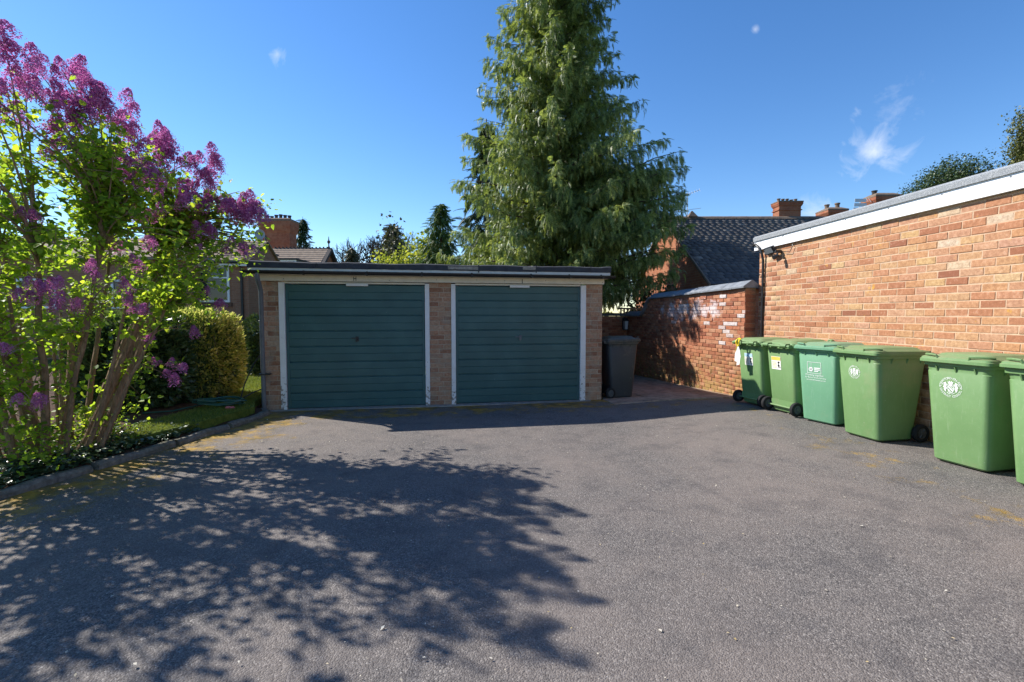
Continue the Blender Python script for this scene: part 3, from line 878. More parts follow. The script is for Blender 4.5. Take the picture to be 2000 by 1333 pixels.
big = [b for b in big if b not in hid]
rest += big[300:] + hid; big = big[:300]
for s, z, L, _ in big:
    fr = GWL - s
    pw = 0.0
    if 1.35 < z < 1.95: pw = 0.10 * math.exp(-((fr - 1.9) / 0.9) ** 2) + 0.15 * math.exp(-((z - 1.72) / 0.14) ** 2) * math.exp(-((fr - 1.7) / 0.9) ** 2)
    if fr < 0.75: pw = max(pw, 0.28 if z < 1.6 else 0.18)
    pale = random.random() < pw
    o = link('brick', random.choice(bdw if pale else bd), gwall, (s, random.uniform(-.007, .008), z))
    o.scale = (L / 0.228, 1, random.uniform(.97, 1.03)); o.rotation_euler = (0, 0, random.uniform(-.015, .015))
brick_mass('brickwork', rest, 0.228, GC - 0.009, M_BR_OLD_I, gwall)
# end face bricks
k = 0
for r_ in range(28):
    z = -0.05 + (r_ + .5) * GC
    if z > gw_top(GWL) - .02: break
    o = link('brick', random.choice(bd), gwall, (GWL + 0.006, 0.116, z), R(90)); o.scale = (0.95, 1, 1)
M_COPE = plain('slate_coping', (0.20, 0.215, 0.235), 0.75, 0.3, 0.4, 7, 0.5, 60)
s = GWL + 0.05
while s > 0.05:
    ln = 0.36 + random.uniform(-.05, .06)
    if abs(s - (GWL - 4.25)) < 0.6: ln = 0.17
    e = max(0.02, s - ln + 0.006); rings = []
    dz = random.uniform(-.006, .006)
    for k in range(5):
        x = s + (e - s) * k / 4; tp = gw_top(x) + dz
        rings.append([(x, -0.075, tp - 0.005), (x, -0.078, tp + 0.024), (x, 0.095, tp + 0.14), (x, 0.115, tp + 0.14), (x, 0.29, tp + 0.024), (x, 0.29, tp - 0.005)])
    m = MB(); m.loft(rings); m.build('coping_stone', M_COPE, gwall, smooth=True); s -= ln
# cross wall facing the yard, behind the grey bin
cw = empty('cross_wall', (GWA.x, GWA.y, 0), G_RZ, label='low brick wall end with rounded coping seen past the grey bin', category='wall')
m = MB(); m.box((-2.0, 0.13, 0.58), (4.0, 0.2, 1.96)); m.build('wall_core', M_MORTAR_OLD, cw)
items = [(s - 4.0, z, L) for s, z, L in rows_of(4.0, 1.9, GC, 0.237, 0.009, -0.35, 0.5)]
brick_mass('brickwork', items, 0.228, GC - 0.009, M_BR_OLD_I, cw)
x = 0.02
while x > -4.0:
    e = x - 0.235; m = MB(); a = np.linspace(0, math.pi, 7)
    m.prism([(0.12 - 0.17 * math.cos(q), 1.565 + 0.09 * math.sin(q)) for q in a], x, e + 0.008, lambda xx, q: (xx, q[0], q[1])); m.build('coping_stone', plain('mossy_coping', (0.12, 0.115, 0.10), 0.9, 0.2, 0.5, 14, 0.6, 60), cw); x = e
# wall lantern
la = empty('wall_lantern', (3.36, 14.42, 1.32), G_RZ, label='small black wall lantern fixed on the low brick wall', category='lantern')
m = MB(); m.box((0, 0.06, 0.02), (0.10, 0.03, 0.36)); m.tube([(0, 0.05, 0.16), (0, -0.05, 0.19)], 0.014, 6); m.build('bracket', M_BLACK, la)
m = MB()
for sx in (-1, 1):
    for sy in (-1, 1): m.tube([(sx * .045, sy * .045 - .07, -0.15), (sx * .06, sy * .06 - .07, 0.10)], 0.008, 5)
m.loft([[(-.075, -.145, .10), (.075, -.145, .10), (.075, .005, .10), (-.075, .005, .10)], [(-.02, -.09, .19), (.02, -.09, .19), (.02, -.05, .19), (-.02, -.05, .19)]])
m.box((0, -.07, -.16), (.11, .11, .025)); m.build('frame', M_BLACK, la)
m = MB(); m.loft([[(-.04, -.11, -.147), (.04, -.11, -.147), (.04, -.03, -.147), (-.04, -.03, -.147)], [(-.054, -.124, .098), (.054, -.124, .098), (.054, -.016, .098), (-.054, -.016, .098)]]); m.build('glass', plain('frosted_glass', (0.55, 0.56, 0.55), 0.2, 0.5, 0.05), la)
# trellis fence beyond the low wall
tf = empty('trellis_fence', (4.1, 15.6, 0), R(8), label='pale wooden picket trellis beyond the low stepped wall', category='fence')
M_TWOOD = plain('pale_wood', (0.36, 0.25, 0.15), 0.85, 0.2, 0.3, 9)
for k in range(13):
    m = MB(); m.box((-0.62 + k * 0.11, 0, 0.78), (0.05, 0.02, 2.1)); m.build('picket', M_TWOOD, tf)
for z in (1.80,):
    m = MB(); m.box((0.0, -0.025, z), (1.5, 0.04, 0.05)); m.build('rail', M_TWOOD, tf)

# ------------------------------------------------------------------ slate-roofed house on the right
M_SLATE = NT('slates'); t = M_SLATE; p = t.pos()
c = t.ramp(t.island(), [(0.0, (0.058, 0.058, 0.064)), (0.6, (0.075, 0.075, 0.083)), (0.95, (0.098, 0.096, 0.098)), (1.0, (0.18, 0.175, 0.17))])
c = t.mix(t.ramp(t.noise(1.6, 7, 0.7, p), [(0.5, 0.0), (0.72, 0.7)]), c, (0.16, 0.14, 0.115)); t.bump(t.noise(30, 5, .6, p), .4, .01)
M_SLATE = t.fin(c, 0.75, 0.3)
M_RIDGE = plain('ridge_tile', (0.19, 0.14, 0.105), 0.9, 0.15, 0.4, 10)
HX, HE, HRY = 5.40, 13.15, 17.4
EZ, RZ_ = 2.42, 5.02
sh = empty('slate_roof_house', (HX, HE, 0), 0, label='red brick house with dark slate roof behind the garden wall', category='house')
W = 13.0; D2 = HRY - HE; D_ = 2 * D2
m = MB(); m.prism([(0.22, -0.6), (0.22, EZ + 0.02), (D2, RZ_ - 0.10), (D_ - 0.22, EZ + 0.02), (D_ - 0.22, -0.6)], 0.06, W, lambda x, q: (x, q[0], q[1])); m.build('wall', M_FAR_RED_Y, sh)
V, F = [], []
sl = math.hypot(D2, RZ_ - EZ); nC = 28; off = 0; cx = 0.23
ux, uz = D2 / sl, (RZ_ - EZ) / sl
for side in (0, 1):
    for r_ in range(nC):
        q0 = sl * r_ / nC; x = -0.03 - random.uniform(0, cx)
        while x < W:
            a, b = max(-0.03, x) + .004, min(W, x + cx) - .004
            if b - a > .04:
                tl = random.uniform(-.0012, .0016); l2 = sl / nC * 1.25
                pr = []
                for (u_, h) in ((q0 - 0.02 + tl * 3, 0.030 + tl), (q0 + l2, 0.014), (q0 + l2, 0.006), (q0 - 0.02 + tl * 3, 0.018 + tl)):
                    yy, zz_ = u_ * ux - h * uz, EZ + u_ * uz + h * ux
                    if side: yy = D_ - yy
                    pr.append((yy, zz_))
                V += [(a, *k_) for k_ in pr] + [(b, *k_) for k_ in pr]
                F += [(off, off + 1, off + 5, off + 4), (off, off + 4, off + 7, off + 3), (off, off + 3, off + 2, off + 1), (off + 4, off + 5, off + 6, off + 7), (off + 3, off + 7, off + 6, off + 2)]
                off += 8
            x += cx
slp = link('slates', np_mesh('slates', np.array(V), np.array(F), M_SLATE), sh, kind='stuff')
m = MB(); m.prism([(-0.08, EZ - 0.06), (D2, RZ_ - 0.012), (D_ + 0.08, EZ - 0.06), (D_, EZ - .12), (D2, RZ_ - 0.09), (0, EZ - 0.12)], -0.02, W, lambda x, q: (x, q[0], q[1])); m.build('roof_deck', M_FELT, sh)
x = -0.05
while x < W:
    m = MB(); m.prism([(D2 - .14, RZ_ - .035), (D2 - .07, RZ_ + .045), (D2, RZ_ + .075), (D2 + .07, RZ_ + .045), (D2 + .14, RZ_ - .035)], x, x + .42, lambda xx, q: (xx, q[0], q[1] + random.uniform(-.004, .004))); m.build('ridge_tile', M_RIDGE, sh); x += .43
for sg in (0, 1):                                                 # verge edging
    m = MB(); y0 = -0.02 if not sg else D_ + .02
    m.prism([(y0, EZ - .03), (y0, EZ + .045), (D2, RZ_ + .035), (D2, RZ_ - .05)], -0.075, -0.032, lambda x, q: (x, q[0], q[1])); m.build('verge_board', M_RIDGE, sh)
# finial tile and aerial on the ridge
m = MB(); m.loft([[(.82, D2 - .16, RZ_ + .04), (1.15, D2 - .16, RZ_ + .04), (1.15, D2 + .16, RZ_ + .04), (.82, D2 + .16, RZ_ + .04)], [(.97, D2 - .02, RZ_ + .26), (1.0, D2 - .02, RZ_ + .26), (1.0, D2 + .02, RZ_ + .26), (.97, D2 + .02, RZ_ + .26)]]); m.build('ridge_cap', M_RIDGE, sh)
M_ALU = plain('aluminium', (0.42, 0.43, 0.45), 0.4, 0.5, 0.1, 5, metal=0.6)
m = MB(); mx_, my_ = 0.86, D2 + .1
m.tube([(mx_, my_, RZ_), (mx_, my_, RZ_ + .93)], 0.014, 6); m.tube([(mx_ - .20, my_, RZ_ + .80), (mx_ + .35, my_ - .2, RZ_ + .97)], 0.009, 5)
for k in range(8):
    q = k / 7; a = Vector((mx_ - .20, my_, RZ_ + .80)).lerp(Vector((mx_ + .35, my_ - .2, RZ_ + .97)), q); m.tube([a - Vector((0.02, 0.10, .07)), a + Vector((0.02, .10, .07))], 0.006, 4)
m.tube([(mx_ - .45, my_, RZ_ + .26), (mx_ + .45, my_ - .1, RZ_ + .36)], 0.007, 4); m.tube([(mx_ - .45, my_ - .2, RZ_ + .28), (mx_ - .2, my_ + .2, RZ_ + .28)], 0.006, 4)
m.build('tv_aerial', M_ALU, sh)


def chimney(parent, cx_, cy_, w, dp_, z0, z1, pots, flare=0.0, cap=0.0, potmat=None, label=None):
    """corbelled brick stack with pots"""
    m = MB(); hw, hd = w / 2, dp_ / 2
    def ring(e, z): return [(cx_ - hw - e, cy_ - hd - e, z), (cx_ + hw + e, cy_ - hd - e, z), (cx_ + hw + e, cy_ + hd + e, z), (cx_ - hw - e, cy_ + hd + e, z)]
    H = z1 - z0
    m.loft([ring(0, z0), ring(0, z1 - H * .38), ring(.03, z1 - H * .38), ring(.03, z1 - H * .34), ring(0, z1 - H * .34), ring(0, z1 - H * .22), ring(flare * .5 + .02, z1 - H * .18), ring(flare + .04, z1 - H * .1), ring(flare + .04, z1 - H * .03)])
    c_ = m.build('chimney_stack', M_CHIM, parent)
    m = MB(); m.loft([ring(flare + .05, z1 - H * .03), ring(flare + .05, z1 + .01), ring(-.05, z1 + cap)]); m.build('chimney_cap', M_RIDGE, c_)
    for k in range(pots[0]):
        px = cx_ - hw * .78 + (w * .78) * (k / max(1, pots[0] - 1)); hh_ = pots[1] * random.uniform(.75, 1.1); r0 = pots[2]
        m = MB(); rr_ = []
        for (e, z) in ((1.0, 0), (.85, .2), (.8, .75), (1.05, .8), (1.05, 1.0), (.7, 1.0)):
            rr_.append([(px + math.cos(a) * r0 * e, cy_ + math.sin(a) * r0 * e, z1 + cap * .5 + hh_ * z) for a in np.linspace(0, 2 * math.pi, 10)[:-1]])
        m.loft(rr_); m.build('chimney_pot', potmat or M_RIDGE, c_)
    return c_


M_POT_D = plain('dark_pot', (0.055, 0.05, 0.048), 0.8, 0.2, 0.3)
chimney(sh, 4.52, D2 + .3, .78, .42, RZ_ - .2, RZ_ + .62, (5, .12, .06), .01, .02)
# the house further back that carries two more stacks
bh = empty('terrace_house', (12.6, 20.2, 0), 0, label='distant brick house with two chimney stacks above the outbuilding roof', category='house')
m = MB(); m.prism([(0.1, -.6), (0.1, 3.4), (2.6, 5.3), (5.1, 3.4), (5.1, -.6)], 0, 9.0, lambda x, q: (x, q[0], q[1])); m.build('wall', M_FAR_RED_X, bh)
m = MB(); m.prism([(-.15, 3.26), (2.6, 5.38), (5.35, 3.26), (5.35, 3.36), (2.6, 5.48), (-.15, 3.36)], -.15, 9.15, lambda x, q: (x, q[0], q[1])); m.build('roof', M_SLATE, bh)
chimney(bh, 2.28, 2.6, .62, .6, 5.0, 6.42, (2, .30, .11), .12, .12, M_RIDGE)
chimney(bh, 4.55, 2.6, .85, .6, 5.0, 7.05, (1, .22, .12), .14, .14, M_POT_D)
m = MB()
m.tube([(3.35, 2.4, 5.3), (3.42, 2.4, 6.9)], .02, 6); m.tube([(3.7, 2.4, 6.85), (4.6, 2.5, 6.95)], .012, 4)
for k in range(7): m.tube([(3.75 + k * .12, 2.3, 6.75), (3.75 + k * .12, 2.5, 7.0)], .008, 4)
m.build('tv_aerial', M_ALU, bh)
m = MB()
for k in range(5): m.box((3.42, 2.36, 6.05 + k * .2), (.62 - .05 * abs(k - 2), .02, .15))
m.build('grid_aerial', M_ALU, bh)

# ------------------------------------------------------------------ brown brick house behind the lilac
bw_ = empty('brick_house', (-10.86, 20.0, 0), R(8), label='brown brick house with white window behind the lilac', category='house')
GLASS = NT('window_glass'); GLASS.fin((0.035, 0.042, 0.05), 0.06, 0.6); M_GLASS = GLASS.m
M_TILE = plain('clay_roof_tile', (0.27, 0.20, 0.15), 0.9, 0.15, 0.4, 5, 0.5, 30)
m = MB(); m.prism([(0, -.6), (0, 3.85), (2.1, 4.85), (4.6, 3.7), (4.6, -.6)], -11.0, -0.001, lambda x, q: (x, q[0], q[1])); m.build('wall', M_FAR_BROWN_X, bw_)
m = MB(); m.prism([(0, -.6), (0, 3.84), (2.1, 4.84), (4.6, 3.69), (4.6, -.6)], 0.0, 0.02, lambda x, q: (x, q[0], q[1])); m.build('gable_face', M_FAR_BROWN_Y, bw_)
m = MB()
for r_ in range(9):
    a = r_ / 9; b = (r_ + 1.25) / 9
    y0, z0_ = -.25 + 2.35 * a, 3.74 + 1.13 * a; y1, z1_ = -.25 + 2.35 * b, 3.74 + 1.13 * b
    m.prism([(y0, z0_ + .02), (y0, z0_ + .075), (min(y1, 2.12), min(z1_, 4.9) + .035), (min(y1, 2.12), min(z1_, 4.9))], -11.1, .12, lambda x, q: (x, q[0], q[1]))
m.prism([(2.12, 4.86), (2.12, 4.94), (4.85, 3.66), (4.85, 3.58)], -11.1, .12, lambda x, q: (x, q[0], q[1]))
m.build('roof', M_TILE, bw_)
m = MB(); m.box((-5.5, -.12, 3.66), (11.1, .22, .16)); m.build('eaves_board', M_UPVC, bw_)
m = MB(); m.tube([(-11, -.27, 3.72), (.05, -.27, 3.72)], .055, 8); m.build('gutter', M_BLACK, bw_)
m = MB(); m.tube([(-.22, -.25, 3.70), (-.22, -.06, 3.5), (-.22, -.06, -.3)], .05, 8); m.build('downpipe', M_BLACK, bw_)
for wx in (-1.45, -4.6):
    f = MB(); wz, ww, wh = 2.86, 1.5, 1.5
    for (a, b, c_, d_) in ((0, wh / 2 - .04, ww, .08), (0, -wh / 2 + .04, ww, .08), (-ww / 2 + .04, 0, .08, wh - .16), (ww / 2 - .04, 0, .08, wh - .16), (0, .25, ww - .16, .06)):
        f.box((wx + a, -.025, wz + b), (c_, .07, d_))
    f = f.build('window', M_UPVC, bw_)
    m = MB(); m.box((wx, .0, wz), (ww - .16, .03, wh - .16)); m.build('pane', M_GLASS, f)
    m = MB(); m.box((wx, -.05, wz - wh / 2 - .1), (ww + .16, .10, .16)); m.build('sill', plain('brick_sill', (0.16, 0.09, 0.065), .9, .2, .3, 14), f)
# nearer wing of the same house
wg = empty('brick_wing', (-12.58, 19.1, 0), R(8), label='projecting brick wing of the house glimpsed through the lilac', category='house')
m = MB(); m.box((-4.5, .45, 1.6), (9.0, .9, 4.4)); m.build('wall', M_FAR_BROWN_X, wg)
m = MB(); m.prism([(-.25, 3.72), (.95, 4.25), (.95, 4.35), (-.25, 3.82)], -9.2, .15, lambda x, q: (x, q[0], q[1])); m.build('roof', M_TILE, wg)
for wx in (-2.2, -5.4):
    f = MB()
    for (a, b, c_, d_) in ((0, .52, 1.3, .08), (0, -.52, 1.3, .08), (-.61, 0, .08, .96), (.61, 0, .08, .96)): f.box((wx + a, -.02, 2.4 + b), (c_, .07, d_))
    f = f.build('window', M_UPVC, wg); m = MB(); m.box((wx, .005, 2.4), (1.14, .03, .96)); m.build('pane', M_GLASS, f)

# ------------------------------------------------------------------ old house with the big chimney
vh = empty('chimneyed_house', (-24.0, 36.0, 0), 0, label='old tiled house with massive red chimney above the garage roof', category='house')
M_TILE2 = plain('weathered_tile', (0.30, 0.225, 0.165), 0.9, 0.15, 0.45, 3, 0.6, 14)
M_TILE3 = plain('dark_tile', (0.075, 0.065, 0.06), 0.85, 0.2, 0.4, 3, 0.5, 14)
m = MB(); m.prism([(0.2, -.6), (0.2, 3.2), (5, 6.9), (9.8, 3.2), (9.8, -.6)], 0, 8.55, lambda x, q: (x, q[0], q[1])); m.build('wall', M_FAR_RED_X, vh)
m = MB()
for r_ in range(20):
    a, b = r_ / 20, min(1.0, (r_ + 1.2) / 20)
    m.prism([(5 * a, 3.2 + 3.9 * a), (5 * a, 3.2 + 3.9 * a + .1), (5 * b, 3.2 + 3.9 * b + .05), (5 * b, 3.2 + 3.9 * b - .02)], -.2, 8.6, lambda x, q: (x, q[0], q[1]))
m.prism([(5, 7.0), (5, 7.1), (10.2, 3.1), (10.2, 3.0)], -.2, 8.6, lambda x, q: (x, q[0], q[1])); m.build('roof', M_TILE2, vh)
for k in range(15):
    m = MB(); m.prism([(4.85, 7.05), (5, 7.2), (5.15, 7.05)], 4.0 + k * .31, 4.29 + k * .31, lambda x, q: (x, q[0], q[1])); m.box((4.145 + k * .31, 5, 7.24), (.12, .05, .1)); m.build('crest_tile', M_TILE3, vh)
m = MB(); m.prism([(-.2, 3.0), (5.0, 7.2), (10.2, 3.0), (10.2, 2.7), (5, 6.9), (-.2, 2.7)], 8.6, 8.9, lambda x, q: (x, q[0], q[1])); m.build('gable_verge', M_TILE3, vh)
m = MB(); rr_ = []
for (e, z) in ((.10, 7.0), (.10, 7.25), (.05, 7.35), (.05, 7.55), (.13, 7.65), (.13, 7.75), (.05, 7.85), (.02, 8.15)): rr_.append([(8.62 + math.cos(a) * e, 5 + math.sin(a) * e, z) for a in np.linspace(0, 2 * math.pi, 9)[:-1]])
m.loft(rr_); m.build('finial', M_TILE3, vh)
chimney(vh, 2.75, 8.6, 2.55, 1.4, 4.5, 10.15, (6, .45, .17), .14, .12, M_TILE3)
# dark front slope on the left with a dormer, and a second dormer on the tiled slope
m = MB(); m.prism([(-.6, 3.0), (4.6, 7.35), (4.6, 7.2), (-.3, 2.9)], -6.0, 3.2, lambda x, q: (x, q[0], q[1])); m.build('dark_roof_slope', M_TILE3, vh)
for (dx, dz, dw, dh, dy) in ((4.55, 5.75, 1.0, 1.15, 1.3), (7.05, 5.35, 1.45, .75, 1.2)):
    dm = MB(); dm.box((dx, dy + .8, dz), (dw, 2.6, dh)); dm = dm.build('dormer', plain('lead_grey', (0.15, 0.155, 0.16), .8, .3, .2), vh)
    m = MB(); m.box((dx, dy + .75, dz + dh / 2 + .05), (dw + .25, 2.8, .09)); m.build('dormer_roof', M_TILE3, dm)
    m = MB()
    for (a, b, c_, d_) in ((0, dh / 2 - .06, dw, .11), (0, -dh / 2 + .05, dw, .10), (-dw / 2 + .06, 0, .12, dh - .21), (dw / 2 - .06, 0, .12, dh - .21), (0, 0, .07, dh - .21)): m.box((dx + a, dy - .52, dz + b), (c_, .06, d_))
    fw = m.build('window', M_UPVC, dm)
m = MB(); m.tube([(5.35, 1.0, 4.5), (5.35, 1.0, 7.6)], .07, 7); m.build('vent_pipe', M_BLACK, vh)
for (dx, dz, s_) in ((3.35, 8.15, .42), (3.3, 7.45, .40)):
    m = MB(); rr_ = []
    for e, y in ((.05, .10), (.6, .05), (1.0, -.06), (1.0, -.09), (.6, .0), (.04, .06)): rr_.append([(dx + math.cos(a) * s_ * e + .05, 4.0 + y, dz + math.sin(a) * s_ * e) for a in np.linspace(0, 2 * math.pi, 15)[:-1]])
    m.loft(rr_); m.tube([(dx, 4.1, dz), (dx + .1, 4.2, dz - .6)], .03, 6); m.build('satellite_dish', plain('dish_grey', (0.33, 0.34, 0.36), .5, .3, .1), vh, smooth=True)

# ------------------------------------------------------------------ wheelie bins
def rrect(hw, y0, y1, r, z, n=5):
    """rounded rectangle ring at height z"""
    out = []
    for cx_, cy_, a0 in ((hw - r, y0 + r, -90), (hw - r, y1 - r, 0), (-hw + r, y1 - r, 90), (-hw + r, y0 + r, 180)):
        for k in range(n + 1):
            a = R(a0 + 90 * k / n); out.append((cx_ + r * math.cos(a), cy_ + r * math.sin(a), z))
    return out


def plastic(name, a, b, fade):
    t = NT(name); p = t.objco(); w = t.pos()
    n1 = t.noise(3, 6, 0.65, w); n2 = t.noise(40, 5, 0.7, w)
    c = t.ramp(n1, [(0.3, a), (0.7, b)])
    c = t.mix(t.ramp(n2, [(0.55, 0.0), (0.8, 0.3)]), c, fade)
    c = t.mix(t.ramp(t.noise(1.7, 8, 0.75, w), [(0.55, 0.0), (0.75, 0.35)]), c, (0.30, 0.25, 0.15))
    c = t.mix(t.ramp(t.voro(9, w), [(0.03, 0.7), (0.045, 0.0)]), c, (0.5, 0.52, 0.42))
    sm = t.node('ShaderNodeMapping'); sm.inputs['Scale'].default_value = (9, 9, 1.2); t.l.new(w, sm.inputs['Vector'])
    c = t.mix(t.ramp(t.noise(4, 6, 0.7, sm.outputs[0]), [(0.56, 0.0), (0.72, 0.4)]), c, fade)
    nrm = t.node('ShaderNodeNewGeometry').outputs['Normal']
    up = t.math('MULTIPLY', t.ramp(t.xyz(nrm)[2], [(0.6, 0.0), (0.95, 0.45)]), t.ramp(t.noise(11, 7, 0.7, w), [(0.35, 0.3), (0.65, 1.0)]))
    c = t.mix(up, c, (0.28, 0.26, 0.16))                           # dust settled on the lids
    t.bump(n2, 0.06, 0.004)
    return t.fin(c, t.ramp(n2, [(0.3, 0.42), (0.7, 0.6)]), 0.4)


M_BIN = plastic('bin_green', (0.120, 0.225, 0.082), (0.150, 0.262, 0.102), (0.26, 0.35, 0.20))
M_BIN_T = plastic('bin_teal', (0.12, 0.29, 0.165), (0.145, 0.325, 0.19), (0.25, 0.40, 0.28))
M_BIN_G = plastic('bin_grey', (0.030, 0.033, 0.037), (0.042, 0.045, 0.049), (0.075, 0.075, 0.075))
M_TYRE = plain('tyre_rubber', (0.022, 0.022, 0.023), 0.85, 0.2, 0.5, 14, 0.3, 80)
M_HUB = plain('wheel_hub', (0.075, 0.08, 0.085), 0.5, 0.4, 0.3, 9)
M_PRINT = plain('white_print', (0.78, 0.80, 0.76), 0.6, 0.2, 0.06, 40)


def bin_parts(mat):
    P_ = {}
    m = MB()
    m.loft([rrect(.215, -.25, .17, .05, .012), rrect(.235, -.268, .19, .055, .03), rrect(.240, -.276, .20, .06, .10), rrect(.246, -.288, .222, .06, .235), rrect(.274, -.352, .292, .065, .885),
            rrect(.270, -.348, .288, .065, .893), rrect(.276, -.356, .296, .06, .94), rrect(.290, -.372, .312, .05, .944), rrect(.292, -.374, .314, .05, .985), rrect(.265, -.347, .29, .05, .985), rrect(.262, -.34, .285, .05, .90)])
    P_['body'] = m.mesh('body', mat, smooth=True)
    m = MB()
    m.loft([rrect(.298, -.405, .325, .045, .968), rrect(.302, -.412, .33, .045, .972), rrect(.302, -.412, .33, .045, .998), rrect(.296, -.404, .325, .045, 1.003), rrect(.294, -.402, .324, .045, 1.016), rrect(.285, -.39, .318, .05, 1.024),
            rrect(.235, -.30, .27, .06, 1.032), rrect(.215, -.275, .25, .06, 1.052), rrect(.195, -.25, .23, .06, 1.058), rrect(.05, -.06, .08, .03, 1.066)])
    P_['lid'] = m.mesh('lid', mat, smooth=True)
    for sx in (-1, 1):
        m = MB(); m.tube([(sx * .13, -.395, 1.012), (sx * .14, -.405, 1.038), (sx * .21, -.395, 1.042), (sx * .26, -.36, 1.040), (sx * .27, -.31, 1.036), (sx * .262, -.30, 1.015)], .011, 6)
        P_['lid_grip', sx] = m.mesh('lid_grip', mat, smooth=True)
    m = MB()
    m.tube([(-.27, .375, .985), (.27, .375, .985)], .016, 8)
    for x in (-.25, -.08, .08, .25): m.box((x, .342, .98), (.028, .085, .05))
    P_['handle'] = m.mesh('handle', mat, .004)
    for sx in (-1, 1):
        x = sx * .17; m = MB(); m.box((x, .35, 1.008), (.10, .075, .026)); m.tube([(x - .05, .378, .993), (x + .05, .378, .993)], .026, 8)
        P_['hinge', sx] = m.mesh('hinge', mat, .003)
    m = MB()
    for x in (-.16, 0, .16): m.prism([(-.352, .945), (-.376, .945), (-.350, .885)], x - .005, x + .005, lambda xx, q: (xx, q[0], q[1]))
    for sx in (-1, 1):
        for y in (-.18, 0.02, .2): m.prism([(.272, .945), (.294, .945), (.270, .875)], y - .005, y + .005, lambda yy, q, sx=sx: (sx * q[0], yy, q[1]))
    for x in (-.17, 0., .17): m.prism([(.292, .945), (.314, .945), (.290, .885)], x - .005, x + .005, lambda xx, q: (xx, q[0], q[1]))
    P_['gusset'] = m.mesh('gusset', mat)
    m = MB(); m.box((0, .205, .135), (.44, .02, .10)); m.tube([(-.30, .235, .10), (.30, .235, .10)], .012, 8)
    P_['axle'] = m.mesh('axle', mat)
    m = MB(); rr_ = []
    for (x, r_) in ((-.026, .06), (-.028, .085), (-.022, .096), (-.01, .1), (.01, .1), (.022, .096), (.028, .085), (.026, .06)): rr_.append([(x, r_ * math.cos(a), r_ * math.sin(a)) for a in np.linspace(0, 2 * math.pi, 25)[:-1]])
    m.loft(rr_, False); P_['tyre'] = m.mesh('tyre', M_TYRE, smooth=True)
    m = MB()
    m.tube([(-.018, 0, 0), (.018, 0, 0)], .062, 20); m.tube([(-.027, 0, 0), (.027, 0, 0)], .02, 12)
    for k in range(6):
        a = k * math.pi / 3
        for sx in (-1, 1): m.tube([(sx * .02, .018 * math.cos(a), .018 * math.sin(a)), (sx * .02, .056 * math.cos(a), .056 * math.sin(a))], .007, 5)
    P_['hub'] = m.mesh('hub', M_HUB, smooth=True)
    return P_


BINP = {'g': bin_parts(M_BIN), 't': bin_parts(M_BIN_T), 'k': bin_parts(M_BIN_G)}


def wheelie(x, y, fx, fy, kind, label, scale=1.05, group=None):
    """fx,fy: direction the front of the bin faces"""
    rz = math.atan2(fy, fx) + math.pi / 2                          # local -y is the front
    b = empty('wheelie_bin', (x, y, float(gz(x, y)) + .006), rz, label=label, category='wheelie bin', group=group)
    b.scale = (scale,) * 3
    P_ = BINP[kind]
    for k in ('body', 'lid', 'handle', 'axle'):
        o = link(k, P_[k], b)
        if k == 'lid':
            th = random.uniform(0, R(1.7)); o.rotation_euler = (-th, 0, random.uniform(-.008, .008)); o.location = (0, .35 * (1 - math.cos(th)) - math.sin(th), .35 * math.sin(th) + (1 - math.cos(th)))
            link('lid_grip', P_['lid_grip', -1], o); link('lid_grip', P_['lid_grip', 1], o)
            for sx in (-1, 1): link('hinge', P_['hinge', sx], o)
        if k == 'body': link('gusset', P_['gusset'], o, kind='stuff')
    for sx in (-1, 1):
        w = empty('wheel', (sx * .275, .235, .10)); w.parent = b
        link('tyre', P_['tyre'], w); link('hub', P_['hub'], w)
    return b


GRP = 'wheelie bins lined up along the brick outbuilding'
b1 = wheelie(4.218, 8.068, .973, .23, 'g', 'green wheelie bin at far end of the row, tagged with yellow ribbon', 1.05, GRP)
b2 = wheelie(4.353, 7.372, .977, .215, 'g', 'green wheelie bin wheels outward with a yellow and white sticker', 1.05, GRP)
b3 = wheelie(4.514, 6.749, -.927, -.376, 't', 'bluish green wheelie bin with white box logo and lettering', 1.05, GRP)
b4 = wheelie(4.524, 5.88, -.985, -.17, 'g', 'green wheelie bin with white crest, its black wheel showing', 1.05, GRP)
b5 = wheelie(4.692, 4.78, -.975, -.22, 'g', 'green wheelie bin with the largest round white council crest', 1.05, GRP)
b6 = wheelie(4.765, 4.03, -.98, -.2, 'g', 'plain green wheelie bin without markings, nearest the camera and partly cropped', 1.05, GRP)
bk = wheelie(2.03, 9.40, .985, .1715, 'k', 'dark grey wheelie bin standing beside the garage corner', 1.11)
bk.scale = (1.02, .92, 1.10)


# printed crest and lettering
def glyphs(txt, size):
    cu = bpy.data.curves.new('glyph', 'FONT'); cu.body = txt; cu.size = size; cu.align_x = 'CENTER'; cu.fill_mode = 'FRONT' if hasattr(cu, 'fill_mode') else cu.fill_mode
    cu.resolution_u = 2
    o = bpy.data.objects.new('glyph', cu); COL.objects.link(o)
    dg = bpy.context.evaluated_depsgraph_get(); me = bpy.data.meshes.new_from_object(o.evaluated_get(dg))
    v = [tuple(q.co) for q in me.vertices]; f = [tuple(q.vertices) for q in me.polygons]
    bpy.data.objects.remove(o); bpy.data.curves.remove(cu); bpy.data.meshes.remove(me)
    return v, f


FR0, FR1 = Vector((0, -.288, .235)), Vector((0, -.352, .885))      # front of the body, bottom and top


def on_front(x, z, lift=.003):
    q = (z - .235) / .65; y = -.288 - .064 * q; return (x, y - lift, z)


def on_back(x, z, lift=.003):
    q = (z - .235) / .65; return (-x, .222 + .07 * q + lift, z)


